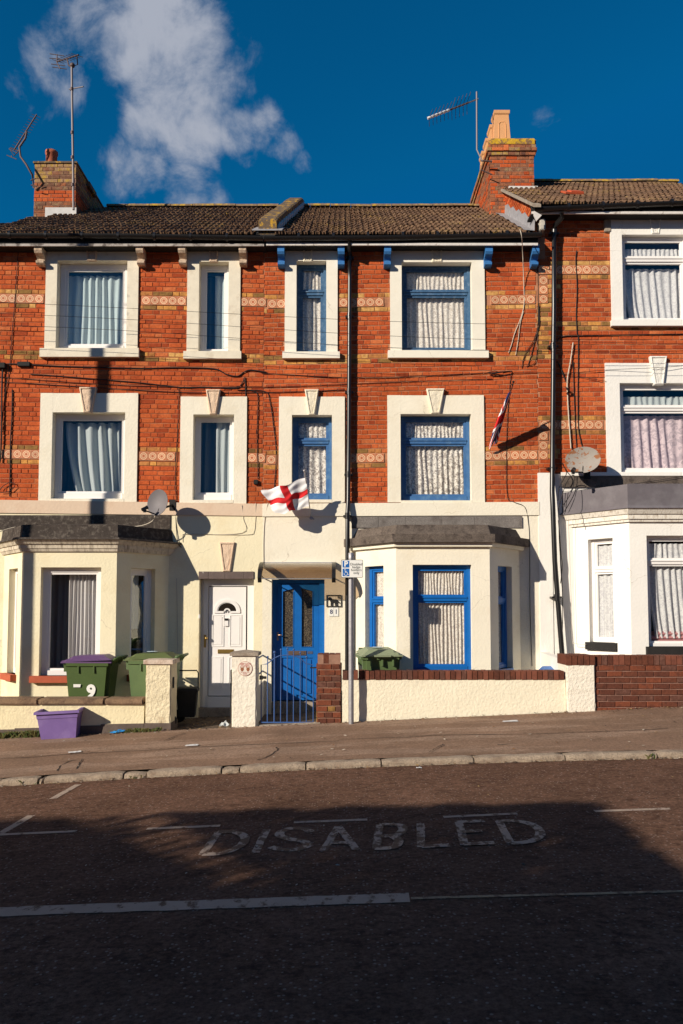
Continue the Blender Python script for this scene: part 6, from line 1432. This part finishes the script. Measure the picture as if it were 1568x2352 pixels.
CRM = [
 ('pale cable hanging from the gutter over the ring tiles', [(1194,527,12.3),(1198,545,12.28),(1200,580,12.6),(1203,660,W),(1203,700,W),(1196,730,W),(1182,765,W),(1175,790,W),(1168,810,W)], .007),
 ('second pale cable hanging below the blue bracket', [(1202,715,W),(1194,745,W),(1190,780,W),(1184,815,W)], .006),
 ('pale rod fixed on the brickwork above the rusty dish', [(1316,787,W-.02),(1310,830,W-.02),(1303,870,W-.02),(1303,905,W-.02),(1306,960,W-.02),(1311,1030,W-.02)], .011),
 ('thin beige cable stapled across the cream wall over the white door', [(555,1160,F-.06),(558,1190,F-.04),(556,1224,F-.04),(430,1227,F-.04),(420,1229,F-.04),(419,1245,F-.04)], .004),
 ('second beige cable stapled across the cream wall over the white door', [(587,1155,F-.06),(586,1195,F-.04),(583,1220,F-.04),(570,1228,F-.04),(480,1227.5,F-.04),(440,1226,F-.04)], .004),
 ('pale cable running down beside the door canopy', [(615,1155,F-.06),(608,1190,F-.04),(605,1240,F-.04),(605,1292,F-.04)], .005),
 ('pale cable down the cream wall beside the left bay', [(405,1328,F-.04),(407,1430,F-.04),(408,1560,F-.04)], .005),
 ('thin grey cable down the white wall by the right drainpipe', [(1305,1195,12.6),(1309,1300,12.66),(1312,1400,12.66),(1314,1470,12.66),(1320,1478,12.6),(1345,1480,12.5)], .004),
 ('white cable draped over the left bay roof', [(-5,1222,12.2),(30,1212,12.3),(80,1205,12.4),(170,1206,12.4),(300,1210,12.4),(345,1200,12.4),(356,1184,12.4)], .008),
]
for lab, pts, r in CRM: cable(lab, pts, r, WIREL)
for lab, pts in (('black cable hanging behind the lower right drainpipe', [(1283,1165,12.68),(1284,1240,12.68),(1290,1330,12.68),(1292,1400,12.68),(1291,1470,12.68)]), ('second black cable twisted down beside the lower right drainpipe', [(1282,1195,12.66),(1288,1270,12.66),(1291,1300,12.66),(1287,1340,12.66)]), ('tangled black cables at the left foot of the rusty dish', [(1282,1170,12.6),(1300,1110,12.6),(1318,1092,12.5),(1312,1130,12.5),(1290,1165,12.55)]), ('second tangled cable left of the rusty dish', [(1290,1063,W),(1298,1078,W),(1300,1090,12.6),(1284,1120,12.6),(1281,1150,12.6)]), ('cable from the rusty dish across the grey bay roof', [(1326,1095,12.5),(1324,1115,12.4),(1316,1140,12.3),(1296,1175,12.2)])): cable(lab, pts, .007)
def jbox(label, x0, x1, y0, y1, d=.06):
    q = MB(); q.bevelbox(P(x0, y0).x, P(x1, y0).x, F-d, F-.0, Z(y1), Z(y0), .006); tag(q.build('junction_box', BLACKM), label, 'junction box')
jbox('small grey junction box on the brick at the left edge', 42, 71, 833, 843); jbox('dark junction box cut by the left edge of the brickwork', -8, 16, 836, 848, .09); jbox('small black junction box left of the red cross flag', 583, 593, 1103, 1113)
kb = MB()
for i in range(6):
    kb.tube([P(1118+i*4, 859+(i*7 % 5)-3, W-.03), P(1136+i*5, 854+(i*5 % 6)-2, W-.05), P(1150+i*5, 856-i*.8, W-.03)], .006, 5)
tag(kb.build('cable_knot', WIRE), 'knot of black cables above the union flag', 'cable')
kb = MB()
for i in range(6): kb.tube([P(1299+i*1.5, 890+i*2.2, W-.04), P(1307, 893+(i*5 % 7), W-.08), P(1301+i, 905-i, W-.04)], .009, 5)
tag(kb.build('cable_knot', WIRE), 'black tangle on the pale rod above the rusty dish', 'cable')

# ---------------------------------------------------------------- utility pole whose shadow crosses the left house, out of the frame
UPX = P(238, 900).x-1.143*3.55; 
UP = thing('telegraph_pole', (UPX, 9.25, .0), 'brown wooden telegraph pole on the pavement left of the terrace', 'pole')
q = MB(); q.tube([(UPX, 9.25, zg(UPX, 9.25)-.2), (UPX, 9.25, 9.9)], [.11, .075], 16); q.build('pole_shaft', mat('creosoted_wood', (.10,.065,.04), .9, .2, 9, .5, 30), UP)
for z in (9.3, 9.0): q = MB(); q.tube([(UPX-.02, 9.1, z), (UPX+.25, 9.1, z)], .012, 6); q.build('pole_step', STEELG, UP)
# ---------------------------------------------------------------- litter, leaves, weeds
def scrap(name, label, px, py, w_, d_, h_, m, cat='litter', seed=1, rz=0):
    c = G(px, py); rr = random.Random(seed); n = 6; mb = MB(); vs = []
    for j in range(n+1):
        for i in range(n+1):
            x, y = (i/n-.5)*w_, (j/n-.5)*d_; x, y = x*math.cos(rz)-y*math.sin(rz), x*math.sin(rz)+y*math.cos(rz)
            vs.append((c.x+x*rr.uniform(.85, 1.15), c.y+y*rr.uniform(.85, 1.15), zg(c.x+x, c.y+y)+.010+h_*rr.random()*(1-.6*max(abs(i/n-.5), abs(j/n-.5))*2)))
    mb.add(vs, [(j*(n+1)+i, j*(n+1)+i+1, (j+1)*(n+1)+i+1, (j+1)*(n+1)+i) for j in range(n) for i in range(n)], 0, False); tag(mb.build(name, m), label, cat)
PAP = mat('paper_scrap', (.62,.60,.58), .8, .15, 30); BLP = mat('blue_wrapper', (.03,.25,.60), .4, .25, 40); PKP = mat('pink_packet', (.55,.25,.27), .6, .2, 30); CLP = mat('cloudy_plastic', (.45,.47,.46), .3, .2, 20)
scrap('plastic_wrapper', 'crumpled bright blue plastic wrapper on the pavement', 276, 1682, .30, .16, .05, BLP, seed=3, rz=.3)
scrap('paper_scrap', 'flat white paper scrap on the middle of the pavement', 440, 1713.5, .16, .10, .012, PAP, seed=4)
scrap('paper_scrap', 'torn white paper scrap near the kerb at the left', 171, 1729, .15, .09, .012, PAP, seed=5, rz=.2)
scrap('paper_scrap', 'small white scrap by the foot of the cream wall', 1176, 1666, .20, .10, .015, PAP, seed=6) if False else None
scrap('crushed_packet', 'pink crushed packet at the foot of the cream wall', 1189, 1638, .13, .12, .07, PKP, seed=7)
scrap('crumpled_bag', 'clear crumpled plastic by the white pier', 515, 1670, .13, .14, .11, CLP, seed=8)
scrap('paper_scrap', 'white scrap lying on the pavement right of the sign post', 1172, 1658 if False else 2000-342, .2, .1, .012, PAP, seed=9)
scrap('paper_scrap', 'tiny white scrap at the kerb in the middle', 962, 1751, .06, .05, .02, PAP, seed=10)
lv = MB(); rr = random.Random(21); LF = [mat('dead_leaf_brown', (.20,.10,.045), .9, .3, 60), mat('dead_leaf_ochre', (.34,.22,.10), .9, .3, 60), mat('pale_debris', (.45,.38,.30), .9, .3, 60), mat('dark_debris', (.06,.04,.03), .9, .3, 60)]
def leaf(x, y, s, z=None, m=0):
    t = rr.uniform(0, 6.28); z = zg(x, y)+.012 if z is None else z; c, s_ = math.cos(t), math.sin(t)
    pts = [(-s, 0, 0), (0, -s*.45, rr.uniform(0, s*.5)), (s, 0, rr.uniform(0, s*.4)), (0, s*.45, rr.uniform(0, s*.5))]
    lv.add([(x+a*c-b*s_, y+a*s_+b*c, z+h) for a, b, h in pts], [(0,1,2,3)], m)
for _ in range(650): leaf(rr.uniform(-5.5, 5.5), 8.71-abs(rr.gauss(0, .05))-.01, rr.uniform(.008, .022), m=rr.choice([0,1,2,3,3]))
for _ in range(420):
    x = rr.uniform(-5.5, 5.5); leaf(x, WY-.03-abs(rr.gauss(0, .09)), rr.uniform(.01, .03), m=rr.choice([0,1,2,3]))
for _ in range(200): leaf(rr.uniform(-5.5, 5.5), rr.uniform(8.9, 11.1), rr.uniform(.008, .03), m=rr.choice([0,1,2,2,3]))
for _ in range(130): leaf(rr.uniform(-4, 4), rr.uniform(3.3, 8.5), rr.uniform(.006, .018), m=rr.choice([0,1,2,2]))
for _ in range(120): leaf(rr.uniform(-2.45, -1.75), rr.uniform(11.4, 12.6), rr.uniform(.01, .035), z=zwall(-2)-.02+.012, m=rr.choice([0,1,3]))
o = lv.build('fallen_leaves', LF); o['kind'] = 'stuff'
wd_ = MB(); GRN = [mat('weed_green', (.07,.10,.025), .8, .3, 40), mat('weed_olive', (.12,.11,.035), .8, .3, 40)]
def tuft(x, y, n, h, sp=.05, z=None):
    for _ in range(n):
        a = rr.uniform(0, 6.28); l = h*rr.uniform(.5, 1.1); bx, by = x+rr.gauss(0, sp), y+rr.gauss(0, .02); z_ = zg(bx, by) if z is None else z
        tx, ty = bx+math.cos(a)*l*.6, by+math.sin(a)*l*.5; w__ = l*.16
        wd_.add([(bx-w__*.4, by, z_), (bx+w__*.4, by, z_), (tx+w__, ty, z_+l*.7), (tx+math.cos(a)*l*.3, ty, z_+l*.9), (tx-w__, ty, z_+l*.75)], [(0,1,2,3,4)], rr.choice([0, 1, 1]))
for _ in range(26): tuft(rr.uniform(-5.3, -4.15), WY-.05, 16, .11, .04)
for _ in range(12): tuft(rr.uniform(-3.1, -2.5), WY-.04, 10, .07, .04)
for px in (262, 290, 312): tuft(P(px, 1680, WY).x, WY-.04, 10, .05)
c = G(1500, 1730); tuft(c.x, 8.71, 14, .07, .025, z=zroad(c.x))
tuft(G(85, 1778).x, 8.72, 14, .06, .15, z=zroad(-3.4)); tuft(G(300, 1775).x, 8.70, 10, .05, .1, z=zroad(-2.3))
o = wd_.build('weeds', GRN); o['kind'] = 'stuff'
# pavement: repair seams and cracks as shallow dark grooves
sm_ = MB()
def crack(pts, wd, m=0):
    v = [G(x, y) for x, y in pts]; out = []
    for i in range(len(v)-1):
        for k in range(4): p = v[i].lerp(v[i+1], k/4); out.append(p+Vector((rr.uniform(-.012, .012), rr.uniform(-.012, .012), 0)))
    out.append(v[-1]); vs = []
    for i, p in enumerate(out):
        d = (out[min(i+1, len(out)-1)]-out[max(i-1, 0)]).normalized(); n_ = Vector((-d.y, d.x, 0)); w__ = wd*rr.uniform(.4, 1.2)
        for s in (-1, 1): q_ = p+n_*w__*s/2; vs.append((q_.x, q_.y, zg(q_.x, q_.y)+.0085))
    sm_.add(vs, [(2*i, 2*i+2, 2*i+3, 2*i+1) for i in range(len(out)-1)], m)
cr5 = lambda L_: [(.4967*x, 1647.7+.4967*y) for x, y in L_]; cr6 = lambda L_: [(778.9+.5033*x, 1647.7+.5033*y) for x, y in L_]
for L_ in (cr5([(1190,200),(1235,185),(1270,165),(1285,150),(1275,140)]), cr5([(265,250),(280,225),(320,205),(345,200)]), cr5([(350,240),(370,210),(380,195)]), cr5([(0,192),(120,188),(330,172),(700,152),(1000,135),(1568,112)]), cr6([(0,102),(300,92),(420,84),(950,76),(1370,60),(1500,52)]), cr6([(415,160),(440,142),(475,125)]), cr6([(720,128),(815,122)]), cr5([(760,110),(820,85),(860,75)])): crack(L_, .018)
o = sm_.build('pavement_cracks', mat('crack_dirt', (.035,.025,.02), .95, .2, 30)); o['kind'] = 'structure'

# ---------------------------------------------------------------- the other side of the street (behind the camera)
OW = mat('opposite_brick', (.30,.12,.07), .9, .2, 5, .4, 40); OR = mat('opposite_slate', (.10,.08,.075), .8, .2, 5)
def opp(x0, x1, prof, label, deep=8, y=-3.0):
    root = thing('terraced_house', ((x0+x1)/2, y, 0), label, 'house', 'houses across the street')
    q = MB(); q.prism([Vector((a, y, b)) for a, b in [(x0, -.5)]+prof+[(x1, -.5)]], (0, -.3, 0)); q.build('front_wall', OW, root)
    q = MB(); pr = prof
    for (a, b), (c, d) in zip(pr, pr[1:]): q.prism([Vector((a, y-.0, b)), Vector((c, y-.0, d)), Vector((c, y, d+.06)), Vector((a, y, b+.06))], (0, -deep, 0))
    q.box(x0, x1, y-deep, y-deep-.2, -.5, min(p[1] for p in prof)); q.build('roof', OR, root)
    n = int((x1-x0)/2.2)
    for i in range(n):
        for zz_ in (.95,):
            cx = x0+(i+.5)*(x1-x0)/n; q = MB(); q.box(cx-.5, cx+.5, y+.002, y+.06, zz_, zz_+1.4); w__ = q.build('window', UPVC, root); q = MB(); q.box(cx-.42, cx+.42, y+.061, y+.066, zz_+.08, zz_+1.32); q.build('pane', GLASSR, w__)
    return root
opp(-26, -10.2, [(-26, 6.1), (-14.2, 6.2), (-13.2, 6.0), (-10.3, 5.15), (-10.2, 5.1)], 'brick house across the street with a long low roof')
opp(-10.15, -4.6, [(-10.15, 5.05), (-7.1, 5.12), (-5.76, 4.0), (-4.6, 3.2)], 'small brick house across the street with a sloping gable end')
opp(1.5, 14, [(1.5, 5.2), (4.5, 7.6), (10, 7.6), (14, 5.0)], 'brick house across the street to the right')
# neighbouring house beyond the left edge of the frame
def neighbour():
    x0, x1 = -13.0, -6.56; h = thing('terraced_house', (-9.8, F, zwall(-9)), 'neighbouring brick terraced house beyond the left edge of the picture', 'house')
    ws = [(-12.2, -10.9, .7, 2.5), (-9.4, -8.3, .7, 2.5), (-12.2, -11.0, 3.9, 5.2), (-9.0, -7.9, 3.9, 5.2), (-12.2, -11.0, 6.1, 7.3), (-9.0, -7.9, 6.1, 7.3)]
    mb = MB(); sheet_cells(mb, FR, x0, x1, 3.4, zsof, ws, -.22, 0); mb.build('brick_wall', MORT, h)
    mb = MB(); sheet_cells(mb, FR, x0, x1, -.9, 3.4, ws, -.22, .03); mb.build('ground_floor_wall', CREAM, h)
    it = brick_items(x0, x1, 3.45, zsof-.02, mk_tone(), [(a-.1, b+.1, c-.1, d+.1) for a, b, c, d in ws], ROWH, zA-ROWH, kA, uA); place_bricks(h, FR, it, cap=0)
    for a, b, c, d in ws:
        mb = MB(); sheet_cells(mb, FR, a-.1, b+.1, c-.1, d+.1, [(a, b, c, d)], -.2, .035); mb.build('window_surround', CREAM, h); frame_window(h, FR, a, b, c, d, UPVC)
    zr_ = Z(516, 16.2); mb = MB(); mb.add([(x0, YE, zE), (x1, YE, zE), (x1, YR, zr_), (x0, YR, zr_), (x0, 20, zE), (x1, 20, zE)], [(0,1,2,3), (3,2,5,4), (0,3,4), (1,5,2)]); mb.build('roof', ROOF[1], h)
    mb = MB(); mb.box(x0, x0+.1, F+.22, 20, -.7, zE-.1); mb.box(x0, x1, 16.5, 16.6, -.7, zE-.12); mb.build('interior_walls', INT, h)
neighbour()
# unseen tree added on the far pavement, crown shaped to shade the road
T = thing('shade_tree', (-7.4, -1.0, .08), 'unseen bushy tree added on the far pavement to shade the road', 'tree')
q = MB(); q.tube([(-7.4, -1.0, -.35), (-7.45, -1.0, 1.5), (-7.6, -1.0, 3.0), (-7.7, -1, 4.0)], [.14, .11, .09, .05], 10)
for i in range(6): a = i*1.05; q.tube([(-7.58, -1.0, 2.9), (-7.6+math.cos(a)*.5, -1+math.sin(a)*.3, 3.7), (-7.6+math.cos(a)*1.1, -1+math.sin(a)*.5, 4.2)], [.05, .03, .012], 6)
q.build('trunk', mat('bark', (.10,.07,.05), .9, .3, 12), T)
lf = MB(); rr = random.Random(8)
TC = Vector((.45, 6.15, 0))-Vector((1.818, 1.59, 0))*4.5
for _ in range(9000):
    # dense crown to the right, thin foliage on its left side that only dims the light
    gx_, gy_ = rr.uniform(-3.3, 2.32), rr.uniform(4.8, 7.02)
    edge = 7.0+.03*math.sin(gx_*7)-max(0, -1.2-gx_)*.06
    if gy_ > edge: continue
    if gx_ < -1.75+(7.0-gy_)*.68 and rr.random() > .12: continue
    z = rr.uniform(-.4, .4); x, y = gx_-.45-1.818*z, gy_-6.15-1.59*z
    c = TC+Vector((x, y, 4.5+z)); s = rr.uniform(.05, .10); a = Vector((rr.gauss(0,1), rr.gauss(0,1), rr.gauss(0,1))).normalized(); b = a.orthogonal().normalized()
    lf.add([c-a*s, c-b*s*.5, c+a*s, c+b*s*.5], [(0,1,2,3)], rr.choice([0, 1]))
lf.build('crown', [mat('leaf_green', (.06,.09,.03), .8, .2, 9), mat('leaf_dark_green', (.04,.065,.022), .8, .2, 9)], T)
